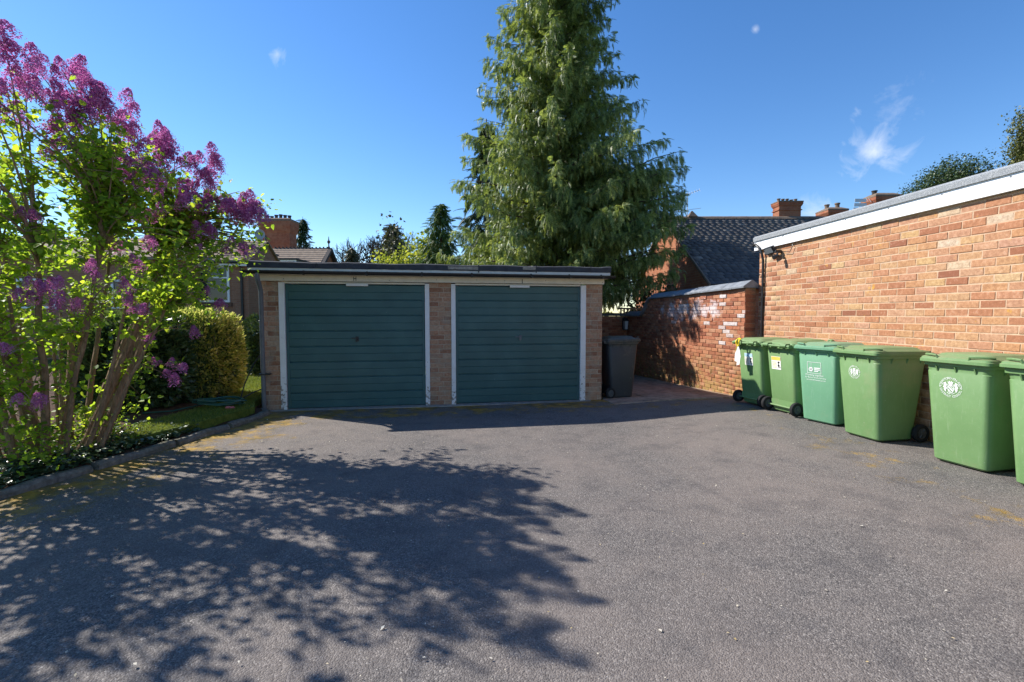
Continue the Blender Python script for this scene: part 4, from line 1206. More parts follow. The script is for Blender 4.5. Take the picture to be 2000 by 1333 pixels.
def crest_mesh():
    m = MB()
    def arc(txt, rad, a_mid, step, flip, size):
        cache = {}
        for k, ch in enumerate(txt):
            if ch == ' ': continue
            if ch not in cache: cache[ch] = glyphs(ch, size)
            v, f = cache[ch]
            kk = k - (len(txt) - 1) / 2
            a = a_mid + (kk * step if flip else -kk * step)
            ca, sa = math.cos(a), math.sin(a)
            rot = a - math.pi / 2 if not flip else a + math.pi / 2
            cr, sr = math.cos(rot), math.sin(rot)
            m.add([(ca * rad + (q[0] * cr - q[1] * sr), sa * rad + (q[0] * sr + q[1] * cr), 0) for q in v], f)
    arc('STRATFORD-ON-AVON', .79, R(90), R(10.6), False, .30)
    arc('DISTRICT COUNCIL', .98, R(270), R(9.6), True, .30)
    for sx in (-1, 1): m.add([(sx * .93, -.07, 0), (sx * .93 + .06, -.01, 0), (sx * .93, .05, 0), (sx * .93 - .06, -.01, 0)], [(0, 1, 2, 3)])
    # shield outline with a chequered bend
    def quad(a, b, c, d): m.add([(*a, 0), (*b, 0), (*c, 0), (*d, 0)], [(0, 1, 2, 3)])
    def stroke(pts, w):
        for p0, p1 in zip(pts[:-1], pts[1:]):
            p0, p1 = Vector(p0), Vector(p1); d_ = (p1 - p0).normalized(); n_ = Vector((-d_.y, d_.x)) * w
            quad(p0 - n_, p1 - n_, p1 + n_, p0 + n_)
    stroke([(-.24, .14), (-.25, -.2), (-.17, -.42), (0, -.56), (.17, -.42), (.25, -.2), (.24, .14), (-.24, .14)], .03)
    stroke([(-.2, .08), (.16, -.34)], .055); stroke([(-.02, .10), (.2, -.16)], .03); stroke([(-.2, -.18), (.0, -.44)], .03)
    # crest above: a crowned beast, helm and mantling
    m.add([(-.13, .12, 0), (-.16, .34, 0), (-.27, .56, 0), (-.14, .5, 0), (-.1, .64, 0), (0, .5, 0), (.1, .64, 0), (.14, .5, 0), (.27, .56, 0), (.16, .34, 0), (.13, .12, 0)], [tuple(range(11))])
    for sx in (-1, 1):                                            # supporters rearing at either side
        m.add([(sx * a, b, 0) for a, b in ((.34, .30), (.42, .42), (.38, .52), (.50, .44), (.62, .40), (.56, .26), (.60, .10), (.68, .0), (.58, -.06), (.60, -.22), (.54, -.34), (.46, -.46), (.40, -.40), (.44, -.26), (.36, -.22), (.33, -.06), (.40, .06), (.34, .12))], [tuple(range(18))])
        stroke([(sx * .34, -.48), (sx * .2, -.6), (sx * .06, -.64)], .022); stroke([(sx * .3, .22), (sx * .2, .30)], .03); stroke([(sx * .64, .16), (sx * .7, .3), (sx * .62, .34)], .022)
    return m


CREST = crest_mesh()


def crest(parent, cx_, cz_, rad):
    m = MB(); m.add([on_front(cx_ + q[0] * rad, cz_ + q[1] * rad) for q in CREST.v], CREST.f)
    me = bpy.data.meshes.new('crest_print'); me.from_pydata(m.v, [], m.f); me.materials.append(M_PRINT)
    link('crest_print', me, parent, label='round white crest reading STRATFORD-ON-AVON DISTRICT COUNCIL')


crest(b5, -.045, .745, .098)
crest(b4, -.035, .765, .078)
m = MB()
for (x0, x1, z0, z1) in ((-.13, .06, .80, .805), (-.13, -.125, .66, .80), (.055, .06, .66, .80), (-.13, .06, .655, .66), (-.10, -.06, .68, .735), (-.11, -.05, .695, .72), (-.035, .045, .72, .735), (-.035, .045, .70, .712), (-.035, .02, .68, .692), (-.075, -.072, .74, .79)):
    m.add([on_front(x0, z0), on_front(x1, z0), on_front(x1, z1), on_front(x0, z1)], [(0, 1, 2, 3)])
for txt, cx_, cz_, sz in (('Working together', -.035, .622, .034), ('for Better Waste Services', -.02, .592, .027), ('warwickshirewaste.gov.uk', -.015, .562, .025)):
    v, f = glyphs(txt, sz); m.add([on_front(q[0] + cx_, q[1] + cz_) for q in v], f)
me = bpy.data.meshes.new('white_lettering'); me.from_pydata(m.v, [], m.f); me.materials.append(M_PRINT)
link('white_lettering', me, b3, label='white box logo over three lines of lettering')
# stickers on the wheel side of the far two bins
def rect(m, fn, x0, x1, z0, z1, lift=.003): m.add([fn(x0, z0, lift), fn(x1, z0, lift), fn(x1, z1, lift), fn(x0, z1, lift)], [(0, 1, 2, 3)])


M_STK = plain('sticker_white', (0.76, 0.75, 0.70), .5, .3, .05); M_YEL = plain('sticker_yellow', (0.72, 0.55, 0.10), .5, .3, .12); M_BLU = plain('sticker_blue', (0.38, 0.58, 0.72), .5, .3, .12)
for bn, top, x0, z0 in ((b1, M_BLU, -.03, .63), (b2, M_YEL, -.10, .63)):
    m = MB(); rect(m, on_back, x0 - .07, x0 + .11, z0, z0 + .19); stk = m.build('sticker', M_STK, bn)
    m = MB(); rect(m, on_back, x0 - .065, x0 + .105, z0 + .135, z0 + .185, .005); m.build('sticker_band', top, stk)
    m = MB()
    for a, b in ((.055, .118), (.052, .07), (.085, .045)): rect(m, on_back, x0 + a, x0 + a + .012 + (.02 if a < .06 else 0), z0 + b - .02, z0 + b + .0, .006)
    rect(m, on_back, x0 + .06, x0 + .07, z0 + .03, z0 + .12, .0065); m.build('sticker_mark', M_BLACK, stk)
    m = MB()
    for k in range(5): rect(m, on_back, x0 - .055, x0 + .03, z0 + .025 + k * .02, z0 + .03 + k * .02, .0055)
    m.build('sticker_print', M_YEL if bn is b2 else M_GREYPIPE, stk)
# ribbon with a paper tag, hung on the handle of the far bin
bpy.context.view_layer.update()
Mw = b1.matrix_world
tag = empty('paper_tag', Mw @ Vector((.10, .40, .80)), b1.rotation_euler.z, label='crumpled white paper tag tied with yellow ribbon to the far bin', category='tag')
rl = random.Random(3); m = MB(); vs = []
sh_ = [(.00, .17), (-.045, .06), (-.07, -.03), (-.055, -.09), (-.045, -.17), (.03, -.19), (.02, -.13), (.075, -.12), (.07, .0), (.03, .08)]
vs = [(a, -.0 + rl.uniform(-.012, .012), b) for a, b in sh_] + [(a, .006 + rl.uniform(-.004, .004), b) for a, b in sh_]
n = len(sh_); m.add(vs, [tuple(range(n)), tuple(range(n, 2 * n))[::-1]] + [(k, (k + 1) % n, n + (k + 1) % n, n + k) for k in range(n)]); m.build('paper', M_STK, tag)
m = MB()
for dx in (-.03, .03): m.tube([(dx, -.0, .25), (dx * 1.2, .022, .21), (dx * .8, .012, .15), (0, 0.004, .14)], .013, 7)
m.tube([(0, .0, .15), (.035, .01, .10), (.05, .012, .06)], .009, 5); m.tube([(-.035, -.02, .255), (0.0, -.012, .262), (.035, -.02, .255)], .012, 6)
m.build('ribbon', plain('yellow_ribbon', (0.80, 0.58, 0.02), .5, .3, .1), tag)

# ------------------------------------------------------------------ hose and odds and ends by the garage corner
M_HOSE = plain('hose_green', (0.02, 0.085, 0.06), .4, .4, .2)
m = MB(); pts = []
for k in range(130):
    a = k * .38; r_ = .30 + .07 * math.sin(k * .7) + .03 * math.sin(k * 1.9)
    pts.append((-4.62 + r_ * 1.05 * math.cos(a) + .05 * math.sin(k * .13), 7.55 + r_ * .55 * math.sin(a), .195 + .035 * math.sin(k * .41) ** 2 + .0005 * k))
m.tube(pts, .010, 6)
m.tube([(-4.9, 7.6, .19), (-5.1, 7.2, .16), (-5.4, 7.0, .17)], .010, 6)
m.build('garden_hose', M_HOSE, label='tangled dark green garden hose coiled on the grass by the garage', category='hose', smooth=True)
m = MB(); m.tube([(-4.50, 7.95, .2), (-4.46, 8.02, .45), (-4.36, 8.10, .75), (-4.24, 8.2, .98)], .011, 6); m.tube([(-4.50, 7.95, .2), (-4.35, 8.05, .30), (-4.2, 8.12, .36)], .010, 6)
m.build('black_cable', M_BLACK, label='thin black cable rising from the grass to the garage wall', category='cable')
m = MB(); rr_ = []
for k, (r_, x) in enumerate(((.008, 0), (.03, .012), (.036, .05), (.025, .085), (.034, .11), (.01, .135))): rr_.append([(-4.36 + x, 7.30 + r_ * math.cos(a), .19 + r_ * math.sin(a) * .8) for a in np.linspace(0, 2 * math.pi, 9)[:-1]])
m.loft(rr_); m.build('hose_end', plain('faded_red', (0.55, 0.13, 0.13), .6, .3, .2, 30), label='small faded red fitting lying by the hose at the kerb', category='hose fitting', smooth=True)

# ------------------------------------------------------------------ trees
def bez(a, b, c, n): return [a * (1 - q) ** 2 + b * 2 * q * (1 - q) + c * q * q for q in np.linspace(0, 1, n)]


def conifer(name, label, base, H, Rf, mat, nb, tier0, seg_sp, size, droop=0.35, upturn=0.15, trunk_r=None, extra=None, group=None, tmpl=None, hang=(.25, 1.15), strand=0):
    t_ = empty(name, base, 0, label=label, category='tree', group=group)
    trunk_r = trunk_r or H * .017
    m = MB(); m.tube([(0.02 * math.sin(k), .02 * math.cos(k * 1.7), H * k / 12) for k in range(13)], [trunk_r * (1 - k / 12.6) + .01 for k in range(13)], 8)
    Ts, Ds, Ss = [], [], []
    brs = []
    for k in range(nb):
        q = (k + .5) / nb; z = tier0 + (H - tier0) * (1 - (1 - q) ** .8) if False else tier0 + (H - tier0) * q ** 1.08
        az = k * 2.39996 + random.uniform(-.35, .35); L = Rf(z) * random.uniform(.62, 1.13); brs.append((z, az, L))
    for e in (extra or []): brs.append(e)
    for z, az, L in brs:
        if L < .05: continue
        dx, dy = math.cos(az), math.sin(az)
        tip = np.array((dx * L, dy * L, z - droop * L * .55 + upturn * L)); mid = np.array((dx * L * .5, dy * L * .5, z - droop * L * .35 + .10 * L)); a = np.array((0, 0, z))
        path_ = bez(a, mid, tip, 6)
        r0 = max(.008, .016 * L)
        path_ = [q_ + rng.normal(size=3) * .02 * L * (k_ in (1, 2, 3, 4)) for k_, q_ in enumerate(path_)]
        m.tube(path_, [r0 * .8 * (1 - .88 * k / 5) for k in range(6)], 4, False)
        n = max(4, int(L / seg_sp))
        for k in range(n):
            q = .12 + .9 * (k + random.random()) / n; q = min(q, 1.0)
            pt = a * (1 - q) ** 2 + mid * 2 * q * (1 - q) + tip * q * q
            for sgn in (-1, 1):
                if q < .3 and random.random() < .35: continue
                w = random.uniform(.35, .95) * sgn; out = random.uniform(.35, .9)
                off = np.array((-dy * w, dx * w, 0)) * L * .16 * (1.15 - q)
                Ts.append(pt + off * random.uniform(0, 1.3) + rng.normal(size=3) * .03 * L ** .5)
                Ds.append((dx * out - dy * w, dy * out + dx * w, -random.uniform(*hang))); Ss.append(size * random.uniform(.6, 1.25) * (1.1 - .35 * q))
                for e in range(strand):                            # curtain of sprays hanging below the branch
                    if random.random() < .5 + .15 * e: break
                    b0 = Ts[-1]; Ts.append(b0 + np.array((dx * .05, dy * .05, -size * random.uniform(.35, .6))) + rng.normal(size=3) * .035)
                    Ds.append((dx * out * .5 - dy * w * .6, dy * out * .5 + dx * w * .6, -random.uniform(.8, 2.2))); Ss.append(size * random.uniform(.5, .95))
        Ts.append(tip); Ds.append((dx, dy, .05)); Ss.append(size * .8)
    Ts, Ds = np.array(Ts), np.array(Ds)
    V, F = scatter(*(tmpl or (SPRAY_V, SPRAY_F)), frames(Ds, None, rng.normal(size=len(Ds)) * .7), Ts, Ss)
    m.build('trunk', M_BARK_C, t_)
    link('crown', np_mesh('crown', V, F, mat), t_)
    return t_


def cedar_R(z): return 3.75 * (1 - (min(z, 17.9) / 18) ** 1.25) * (0.80 + .2 * min(1, z / 3.0))


ext = [(z, R(a), L) for z, a, L in ((6.7, -18, 3.2), (6.2, 5, 3.5), (5.7, -25, 3.7), (5.2, -5, 3.8), (4.8, -35, 3.8), (4.2, -12, 3.9), (3.8, -50, 3.7), (3.5, -20, 3.7), (3.3, -40, 3.6), (4.6, 15, 3.6))] + [(random.uniform(3.1, 6.3), R(random.uniform(-70, 25)), random.uniform(2.3, 3.7)) for _ in range(48)]
conifer('cedar_tree', 'tall drooping cedar towering behind the double garage', (1.38, 15.2, -.25), 18.0, cedar_R, M_CON, 420, 2.3, 0.052, 0.27, .42, .30, .21, ext, None, (FINE_V, FINE_F), (-.1, 1.5), 1)
conifer('conifer_tree', 'dark weeping conifer half hidden behind the tall cedar', (-1.0, 19.5, -.3), 9.6, lambda z: 1.9 * (1 - (z / 9.6) ** 1.5), M_CON2, 110, .8, .14, .6, .7, .05)
conifer('conifer_tree', 'dense bright green cone-shaped conifer between cedar and leafy bush', (-3.35, 23.0, -.4), 7.2, lambda z: 1.75 * (1 - (z / 7.2) ** 1.7) + .05, M_CON4, 190, .4, .10, .42, -.25, .25)
conifer('conifer_tree', 'dark pointed conifer rising behind the massive red chimney', (-25.2, 59.0, -.5), 13.9, lambda z: 2.3 * (1 - (z / 13.9) ** 1.6), M_CON2, 110, 2, .22, .95, .35, .1)
conifer('conifer_tree', 'small pointed brownish conifer in front of the bare tree', (-14.8, 45.0, -.5), 8.4, lambda z: 1.9 * (1 - z / 8.5), M_CON3, 80, 1.5, .2, .8, .4, .05)
conifer('conifer_tree', 'broad brownish green conifer behind the yellow-green bush', (-11.2, 46.0, -.5), 10.6, lambda z: 2.7 * (1 - (z / 10.7) ** 2.2), M_CON3, 150, 1.0, .2, .95, .2, .1)


def leafy(name, label, base, H, crown, mat, nleaf, lsize, trunk_r=.12, clump=26, group=None, cat='tree', tmpl=(LEAF_V, LEAF_F), upright=0.0):
    """crown: list of ellipsoids (cx,cy,cz,rx,ry,rz) relative to base"""
    t_ = empty(name, base, 0, label=label, category=cat, group=group)
    m = MB(); topz = max(c[2] for c in crown)
    m.tube([(0, 0, -.3), (.03, .02, topz * .3), (.0, .05, topz * .65), (0, 0, topz)], [trunk_r, trunk_r * .85, trunk_r * .6, trunk_r * .25], 7)
    w = np.array([c[3] * c[4] * c[5] for c in crown]); w = w / w.sum()
    Ts, Ds = [], []
    for ci, c in enumerate(crown):
        n = max(3, int(nleaf * w[ci] / clump)); cc = np.array(c[:3]); rr = np.array(c[3:])
        u = unit(n); rad = rng.random(n) ** .45
        P_ = cc + u * rr * rad[:, None]
        for q in P_:
            st = np.array((cc[0] * .3, cc[1] * .3, max(.2, q[2] * .55 - .1)))
            if random.random() < .5: m.tube(bez(st, (st + q) / 2 + (0, 0, .08 * H), q, 4), [trunk_r * .22, trunk_r * .16, trunk_r * .1, trunk_r * .05], 4, False)
        cl_r = lsize * 3.2
        for q in P_:
            k = clump; Ts.append(q + rng.normal(size=(k, 3)) * cl_r * .55); dd = unit(k); dd[:, 2] = dd[:, 2] * .6 + upright; Ds.append(dd)
    Ts, Ds = np.concatenate(Ts), np.concatenate(Ds)
    V, F = scatter(tmpl[0], tmpl[1], frames(Ds, unit(len(Ds))), Ts, lsize * rng.uniform(.6, 1.3, len(Ts)))
    m.build('trunk', M_BARK_G, t_); link('crown', np_mesh('crown', V, F, mat), t_)
    return t_


leafy('leafy_bush', 'yellow-green leafy bush showing over the garage roof', (-5.2, 27, .15), 5.2, [(-1.6, 0, 3.2, 1.2, 1.0, 1.5), (-.2, 0, 3.6, 1.3, 1.0, 1.7), (.9, 0, 4.0, .9, .9, 1.3), (-.6, .4, 2.6, 2.2, 1.2, 1.2)], M_YOUNG, 9000, .16, .1, 20, cat='bush')
leafy('slender_tree', 'thin sparse tree standing tall above the yellow-green bush', (-8.3, 34, -.4), 9, [(0, 0, 7.9, .35, .35, .9), (.05, 0, 6.7, .6, .5, .8), (-.1, 0, 5.4, .9, .7, 1.0)], M_CON3, 700, .22, .09, 8)
leafy('willow_tree', 'wispy pale green tree between thin tree and conifer', (-6.1, 33, -.4), 8, [(-.5, 0, 6.3, .9, .8, .9), (.5, 0, 6.8, .7, .7, .8), (.3, 0, 5.2, 1.3, .9, 1.0), (1.1, 0, 5.8, .6, .6, .7)], M_YOUNG, 900, .2, .1, 7)
leafy('evergreen_tree', 'round dark evergreen tree rising over the outbuilding roof', (23.0, 26.0, .2), 10.3, [(0, 0, 6.6, 2.3, 2, 2.4), (.6, 0, 8.3, 1.5, 1.4, 1.5), (-1.2, 0, 6.0, 1.5, 1.4, 1.5), (1.2, 0, 6.7, 1.3, 1.3, 1.4)], M_EVER, 60000, .12, .2, 40, tmpl=(OVAL_V * [1.3, 1, 1], OVAL_F))
leafy('cypress_tree', 'columnar golden green cypress rising above the outbuilding roof', (23.9, 22.5, -.2), 11.6, [(0, 0, 6.0, .9, .9, 4.8), (-.5, 0, 8.5, .55, .6, 2.8), (.65, .2, 8.6, .6, .6, 2.9), (1.1, 0, 6.0, .9, .9, 4.2)], M_GOLDC, 70000, .12, .2, 30, upright=.7, tmpl=(OVAL_V * [1.3, 1, 1], OVAL_F))
leafy('garden_bush', 'bright green bush glimpsed behind the low wall by the garage', (2.6, 18.5, -.4), 2.6, [(0, 0, 1.6, 1.2, .8, 1.0), (1.0, .5, 1.3, .9, .7, .9)], M_YOUNG, 3000, .1, .06, 20, cat='bush')
leafy('garden_shrub', 'dark evergreen shrub hanging over the low wall beneath the cedar', (4.7, 16.6, -.4), 3.2, [(0, 0, 1.9, .9, .8, 1.2), (.2, -.4, 2.6, .7, .6, .8)], M_EVER, 3000, .1, .06, 20, cat='shrub')

# bare tree
bt = empty('bare_tree', (-15.2, 51, -.5), 0, label='leafless winter tree with fine twigs beyond the garage', category='tree')
m = MB()
def grow(a, d_, L, r_, dep):
    b = a + d_ * L; mid = (a + b) / 2 + Vector(rng.normal(size=3)) * L * .06
    m.tube([a, mid, b], [r_, r_ * .82, r_ * .65], 5 if dep > 3 else 3, False)
    if dep == 0: return
    for k in range(3 if dep > 1 else 4):
        ax = Vector(rng.normal(size=3)); nd = (d_ + ax.normalized() * (.62 if dep < 5 else .5)); nd.z += .10; nd.normalize()
        grow(a.lerp(b, random.uniform(.65, 1.0)), nd, L * random.uniform(.62, .82), r_ * .64, dep - 1)
grow(Vector((0, 0, 0)), Vector((.02, 0, 1)), 3.6, .26, 5); grow(Vector((.5, 0, 0)), Vector((.16, 0, 1)).normalized(), 3.9, .24, 5); grow(Vector((-.2, 0, 2)), Vector((-.45, 0, .9)).normalized(), 3.0, .2, 5)
m.build('branches', M_BARK_G, bt)

# ------------------------------------------------------------------ hedges
def hedge(name, label, A, B, thick, h, mat, nleaf, ls, group=None, taper=.12):
    A, B = np.array(A, float), np.array(B, float); d_ = B - A; L = np.linalg.norm(d_); d_ /= L; nrm = np.array((-d_[1], d_[0]))
    rz = math.atan2(d_[1], d_[0]); hd = empty(name, (A[0], A[1], .12), rz, label=label, category='hedge', group=group)
    n = nleaf
    # superellipsoid shell
    u = unit(n * 2); e = 4.5
    sc = (np.abs(u) ** e).sum(1) ** (-1 / e); S = u * sc[:, None]
    S = S[S[:, 2] > -.97][:n]
    rad = 1 - np.abs(rng.normal(size=len(S))) * .07 + .05 * np.sin(S[:, 0] * 9 * L) * np.sin(S[:, 2] * 7 + S[:, 1] * 5)
    P_ = S * rad[:, None]
    P3 = np.column_stack([L / 2 + P_[:, 0] * L / 2, thick / 2 + P_[:, 1] * thick / 2 * (1 - taper * (P_[:, 2] + 1) * .5), h / 2 + P_[:, 2] * h / 2])
    D_3 = S + unit(len(S)) * .8; D_3[:, 2] += .35
    V, F = scatter(OVAL_V, OVAL_F, frames(D_3, unit(len(S))), P3, ls * rng.uniform(.6, 1.35, len(S)))
    link('foliage', np_mesh('foliage', V, F, mat), hd, kind='stuff')
    m = MB()
    for k in range(int(L * 14)):
        x = random.uniform(.08, L - .08); y = random.uniform(.15, thick - .15); z = random.uniform(.5, .9) * h
        m.tube([(x, y, -.05), (x + random.uniform(-.1, .1), y + random.uniform(-.1, .1), z * .5), (x + random.uniform(-.2, .2), y + random.uniform(-.2, .2), z)], [.018, .013, .005], 5, False)
    # inner mass of old leaves
    q = unit(n // 2); e2 = (np.abs(q) ** e).sum(1) ** (-1 / e); q = q * e2[:, None] * rng.uniform(.55, .86, len(q))[:, None]
    m.build('stems', M_BARK_G, hd)
    P3 = np.column_stack([L / 2 + q[:, 0] * L / 2, thick / 2 + q[:, 1] * thick / 2, h / 2 + q[:, 2] * h / 2])
    V, F = scatter(OVAL_V * [1.6, 1, 1], OVAL_F, frames(unit(len(q)), unit(len(q))), P3, ls * 1.5)
    link('inner_leaves', np_mesh('inner_leaves', V, F, M_LAUREL), hd, kind='stuff')
    return hd


hedge('clipped_hedge', 'dark green laurel-like clipped hedge shaded by the lilac', (-5.55, 6.75), (-5.10, 8.05), 1.5, 1.50, M_LAUREL, 12000, .085)
hedge('clipped_hedge', 'golden variegated clipped hedge lit at the end of lawn', (-5.12, 7.82), (-4.80, 8.98), 1.5, 1.56, M_GOLDH, 15000, .07)
hedge('clipped_hedge', 'plain green clipped hedge beyond the garage corner', (-6.4, 11.2), (-4.9, 11.6), 1.2, 1.45, M_EVER, 7000, .085)

# ------------------------------------------------------------------ the lilac
lil = empty('lilac_tree', (-4.95, 5.35, .12), 0, label='large multi-stemmed lilac bush in purple bloom beside the kerb', category='tree')
LB = np.array((-4.95, 5.35, .12))
CL = [(-4.27, 4.2, 3.84, 4), (-4.2, 4.17, 3.68, 4), (-4.33, 4.41, 3.67, 3), (-4.24, 4.16, 3.53, 4), (-4.22, 4.08, 3.29, 2), (-4.23, 4.68, 3.91, 4), (-4.43, 5.01, 3.99, 3), (-4.49, 4.72, 3.91, 1), (-4.47, 4.73, 3.65, 3), (-4.16, 4.59, 3.57, 4), (-4.23, 4.88, 3.74, 4), (-4.06, 4.86, 3.71, 4), (-3.97, 4.9, 3.63, 3), (-4.04, 4.71, 3.48, 4), (-4.14, 4.65, 3.48, 4), (-4.32, 5.22, 3.63, 3), (-4.18, 5.31, 3.61, 3), (-4.11, 5.38, 3.57, 2), (-4.55, 4.63, 3.4, 2), (-4.17, 4.57, 3.15, 3), (-4.25, 4.56, 3.3, 2), (-3.9, 5.46, 3.53, 4), (-3.85, 5.62, 3.5, 4), (-3.93, 5.65, 3.38, 4), (-3.85, 5.75, 3.35, 3), (-3.45, 5.49, 3.32, 3), (-3.6, 5.77, 3.25, 3), (-3.68, 5.75, 3.18, 2), (-4.04, 5.19, 3.3, 3), (-3.88, 5.08, 3.11, 4), (-4.06, 5.14, 3.02, 3), (-3.82, 5.07, 3.01, 3), (-4.31, 5.28, 3.11, 3), (-4.36, 5.12, 3.12, 3), (-4.19, 5.03, 2.92, 2), (-3.85, 5.25, 2.94, 3), (-3.89, 5.74, 2.98, 3), (-3.7, 5.65, 2.92, 3), (-3.66, 5.94, 3.03, 3), (-3.67, 5.91, 2.9, 3), (-3.3, 5.97, 2.97, 4), (-3.22, 5.96, 2.85, 4), (-3.36, 5.99, 2.81, 3), (-3.17, 5.97, 2.75, 3), (-3.3, 5.71, 2.84, 2), (-3.38, 5.76, 2.38, 3), (-3.4, 6.12, 2.41, 3), (-3.03, 5.77, 2.37, 3), (-4.2, 4.32, 2.47, 2), (-3.99, 5.4, 2.7, 2), (-3.9, 5.2, 2.38, 2), (-3.53, 5.8, 2.55, 2), (-3.64, 5.65, 2.4, 1), (-4.14, 4.18, 1.89, 4), (-4.44, 4.58, 1.86, 3), (-4.03, 4.27, 1.76, 2), (-4.08, 4.52, 1.68, 2), (-3.8, 4.77, 1.77, 3), (-3.94, 5.03, 1.66, 3), (-3.93, 4.61, 1.97, 2), (-4.21, 4.05, 1.33, 1), (-4.38, 4.28, 1.79, 2), (-4.18, 4.21, 0.82, 3), (-4.03, 5.5, 1.08, 2), (-4.14, 5.5, 1.32, 2), (-3.8, 5.5, 1.0, 2), (-3.86, 5.5, 0.86, 1), (-3.6, 5.5, 1.4, 1), (-3.54, 5.6, 1.87, 2), (-3.37, 5.6, 1.74, 2), (-3.92, 5.14, 2.12, 2), (-4.07, 5.01, 2.31, 1)]
# crown targets: in an ellipsoid, plus the flower heads
tips = []
EC, ER = np.array((-5.0, 5.15, 2.30)), np.array((1.75, 1.55, 1.60))
while len(tips) < 270:
    q = unit(1)[0] * rng.random() ** .36
    w_ = EC + q * ER
    lowlim = .75 + .55 * max(0.0, (w_[0] + 4.6)) if w_[0] > -4.6 else .95
    topv = 4.2 - .85 * max(0.0, w_[0] + 4.55)
    if w_[2] < lowlim or w_[2] > topv: continue
    tips.append(w_)
# leaning extension to the right along the yard edge
for k in range(60):
    w_ = np.array((rng.uniform(-4.1, -3.15), rng.uniform(4.9, 6.3), rng.uniform(1.35, 3.0)))
    if w_[2] < 3.9 + w_[0] * .25 and w_[2] > .35 * (w_[0] + 4.6) + 1.0: tips.append(w_)
for k in range(8): tips.append(np.array((rng.uniform(-4.95, -4.5), rng.uniform(5.5, 6.1), rng.uniform(.4, 1.0))))
for k in range(10): tips.append(np.array((rng.uniform(-4.75, -4.3), rng.uniform(4.0, 4.5), rng.uniform(.35, 1.2))))
for k in range(45): tips.append(np.array((rng.uniform(-3.75, -3.1), rng.uniform(5.5, 6.9), rng.uniform(1.7, 3.1))))
k = 0
while k < 32:                                                     # the part of the bush nearer the camera, out of the picture to the left
    w_ = np.array((rng.uniform(-5.9, -3.0), rng.uniform(2.5, 4.25), rng.uniform(1.1, 4.0)))
    if w_[0] > -1.06 * w_[1] - .12 or w_[2] > 4.1 - .5 * abs(w_[0] + 4.6) or w_[0] > -3.9: continue
    tips.append(w_); k += 1
def in_shape(q):                                                  # keep the right flank clear of the house behind
    a = q[0] / q[1]
    return a < (-.76 + .16 * float(smooth01((q[2] - 1.35) / .35)) if q[2] < 1.9 else -.60 + .10 * float(smooth01((q[2] - 1.9) / .7)))


tips = [q for q in tips if in_shape(q)]
for k in range(34): tips.append(np.array((rng.uniform(-5.2, -4.45), rng.uniform(4.25, 5.2), rng.uniform(.45, 1.7))))
nt = len(tips)
tips += [np.array(c[:3]) for c in CL]
stems = []
for k in range(27):
    a = k * 2.4; b = np.array((-5.05 + .48 * math.cos(a) * random.uniform(.3, 1), 5.30 + .52 * math.sin(a) * random.uniform(.3, 1), .08))
    out = np.array((math.cos(a) * .80 + .10, math.sin(a) * .8, 0)); hh_ = random.uniform(1.5, 2.3)
    c = b + out * random.uniform(.28, .55) + (0, 0, hh_ * .55); e = b + out * random.uniform(.6, 1.1) + (0, 0, hh_)
    stems.append((np.array(bez(b, c, e, 12)), random.choice((.022, .028, .034, .042, .055))))
for pth, r_ in stems:
    m = MB(); wob = np.cumsum(rng.normal(size=pth.shape) * .008, 0); pth += wob
    m.tube([q - LB for q in pth], [r_ * (1.25 if k == 0 else 1) * (1 - .5 * k / 11) for k in range(12)], 8, False)
    m.build('stem', M_BARK, lil, smooth=True)
m = MB(); leafT, leafD = [], []
for ti, q in enumerate(tips):
    best, bs = None, 1e9
    for pth, r_ in stems:
        for k in range(4, 12):
            dv = q - pth[k]; cost = np.linalg.norm(dv) + max(0, -dv[2]) * 1.2 + rng.random() * .25
            if cost < bs: bs, best = cost, (pth, k, r_)
    pth, k, r_ = best; a = pth[k]
    tang = pth[min(k + 1, 11)] - pth[k - 1]; tang /= np.linalg.norm(tang)
    L = np.linalg.norm(q - a); c = a + tang * L * .45 + (0, 0, .1 * L)
    cv = np.array(bez(a, c, q, 8)); r0 = min(.022, .006 + .008 * L)
    m.tube([z - LB for z in cv], [r0 * (1 - .8 * j / 7) for j in range(8)], 4, False)
    fl_tip = ti >= nt
    for j in range(int(L * 6) + 1):                                # twigs with leaves along the outer part
        u = random.uniform(.35, 1.0) if not fl_tip else random.uniform(.3, .9)
        bp = cv[min(7, int(u * 7))]; td = unit(1)[0]; td[2] = abs(td[2]) * .7; tl = random.uniform(.12, .32)
        e = bp + td * tl
        m.tube([bp - LB, e - LB], [.004, .002], 3, False)
        n = random.randint(7, 12)
        s_ = rng.random((n, 1)) * .9 + .1
        leafT.append(bp + (e - bp) * s_ + rng.normal(size=(n, 3)) * .018)
        dd = unit(n) + td * .4; dd[:, 2] -= .35; leafD.append(dd)
    n = 14 if not fl_tip else 7
    leafT.append(q + rng.normal(size=(n, 3)) * .07); dd = unit(n); dd[:, 2] -= .25; leafD.append(dd)
m.build('branches', M_BARK, lil, kind='stuff')
leafT, leafD = np.concatenate(leafT), np.concatenate(leafD)
CC = np.array([c[:3] for c in CL])
near = np.zeros(len(leafT), bool)
for q in CC:
    dv = leafT - q; near |= (np.linalg.norm(dv, axis=1) < .24) & (dv[:, 1] < .06) & (dv[:, 2] > -.14)
keep = ~near | (rng.random(len(near)) < .12)
leafT, leafD = leafT[keep] - LB, leafD[keep]
V, F = scatter(LEAF_V, LEAF_F, frames(leafD, unit(len(leafD)) * .5 + [0, 0, 1]), leafT, rng.uniform(.036, .078, len(leafT)))
link('leaves', np_mesh('leaves', V, F, M_LILAC), lil, kind='stuff')
print('lilac leaves', len(leafT))
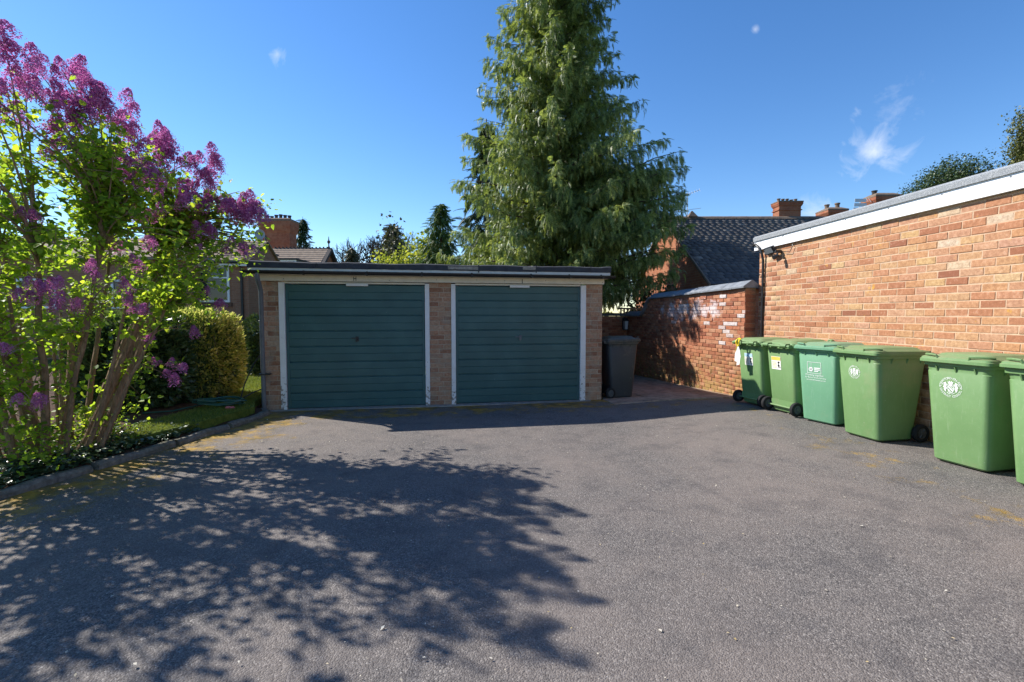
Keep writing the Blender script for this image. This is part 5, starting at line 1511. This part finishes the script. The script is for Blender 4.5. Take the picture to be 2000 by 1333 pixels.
# panicles
PV = []
fl_v = np.array([(-.27, 0, 0), (0, -.5, .10), (.27, 0, 0), (0, .5, .10), (-.5, 0, .10), (0, -.27, 0), (.5, 0, .10), (0, .27, 0)], float)
fl_f = np.array([(0, 1, 2, 3), (4, 5, 6, 7)])
for k in range(6):
    n = 450; h = rng.random(n) ** .75; ang = rng.random(n) * 6.283
    prof_ = .085 * (1 - h) ** .65 + .012
    lump = 1 + .28 * np.sin(ang * 3 + h * 14 + k) * np.cos(h * 19 + k)
    rad = prof_ * lump * (1 - .35 * rng.random(n) ** 2)
    Pq = np.column_stack([np.cos(ang) * rad, np.sin(ang) * rad, h * .20 + rng.normal(size=n) * .004])
    nd = np.column_stack([np.cos(ang), np.sin(ang), np.full(n, .45)]) + unit(n) * .5
    # floret lies across its outward direction
    M_ = frames(nd, unit(n)); M2 = np.stack([M_[:, :, 0], M_[:, :, 2], M_[:, :, 1]], axis=2)
    V, F = scatter(fl_v, fl_f, M2, Pq, rng.uniform(.015, .024, n))
    PV.append(np_mesh('blossom', V, F, M_FLOWER))
for (x, y, z, n) in CL:
    for k in range(n + (1 if z > 2.5 and x > -4.15 else 0)):
        o = link('blossom', random.choice(PV), lil)
        off = unit(1)[0] * (.0 if k == 0 else .10) * (1 + .3 * k)
        o.location = (x - LB[0] + off[0], y - LB[1] + off[1], z - LB[2] + off[2] * .7 - .05)
        o.rotation_euler = (random.uniform(-.55, .55), random.uniform(-.4, .7), random.uniform(0, 6.28))
        s_ = random.uniform(.78, 1.12) * (1.0 if z > 2.5 else .7); o.scale = (s_ * random.uniform(.85, 1.15), s_ * random.uniform(.85, 1.15), s_ * random.uniform(.7, 1.1))

# ivy and low weeds under the lilac
n = 3800
yy = rng.uniform(3.2, 6.4, n); xx = kerb_x(yy) - .06 - np.abs(rng.normal(size=n)) * .42
keep = xx > -6.2
T = np.column_stack([xx, yy, bed_z(xx, yy) + .015 + rng.random(n) ** 2 * .09])[keep]
dd = unit(len(T)); dd[:, 2] *= .35
V, F = scatter(LEAF_V * [1.15, 1, 1], LEAF_F, frames(dd, unit(len(T)) * .35 + [0, 0, 1]), T, rng.uniform(.03, .065, len(T)))
link('ivy', np_mesh('ivy', V, F, M_IVY), kind='stuff', label='dark ivy and ground cover between kerb and lilac stems', category='ivy')
n = 1700
cen = np.array([(-4.75, 5.55), (-4.95, 5.0), (-4.6, 4.7), (-5.2, 4.4), (-4.9, 5.8), (-5.3, 5.8)]); ci = rng.integers(0, len(cen), n)
xy = cen[ci] + rng.normal(size=(n, 2)) * .16
T = np.column_stack([xy, .12 + rng.random(n) * .38]); dd = unit(n); dd[:, 2] = np.abs(dd[:, 2])
V, F = scatter(LEAF_V, LEAF_F, frames(dd, unit(n) * .5 + [0, 0, 1]), T, rng.uniform(.025, .055, n))
link('undergrowth', np_mesh('undergrowth', V, F, M_LILAC), kind='stuff', label='leafy green suckers and weeds round the lilac stems', category='undergrowth')
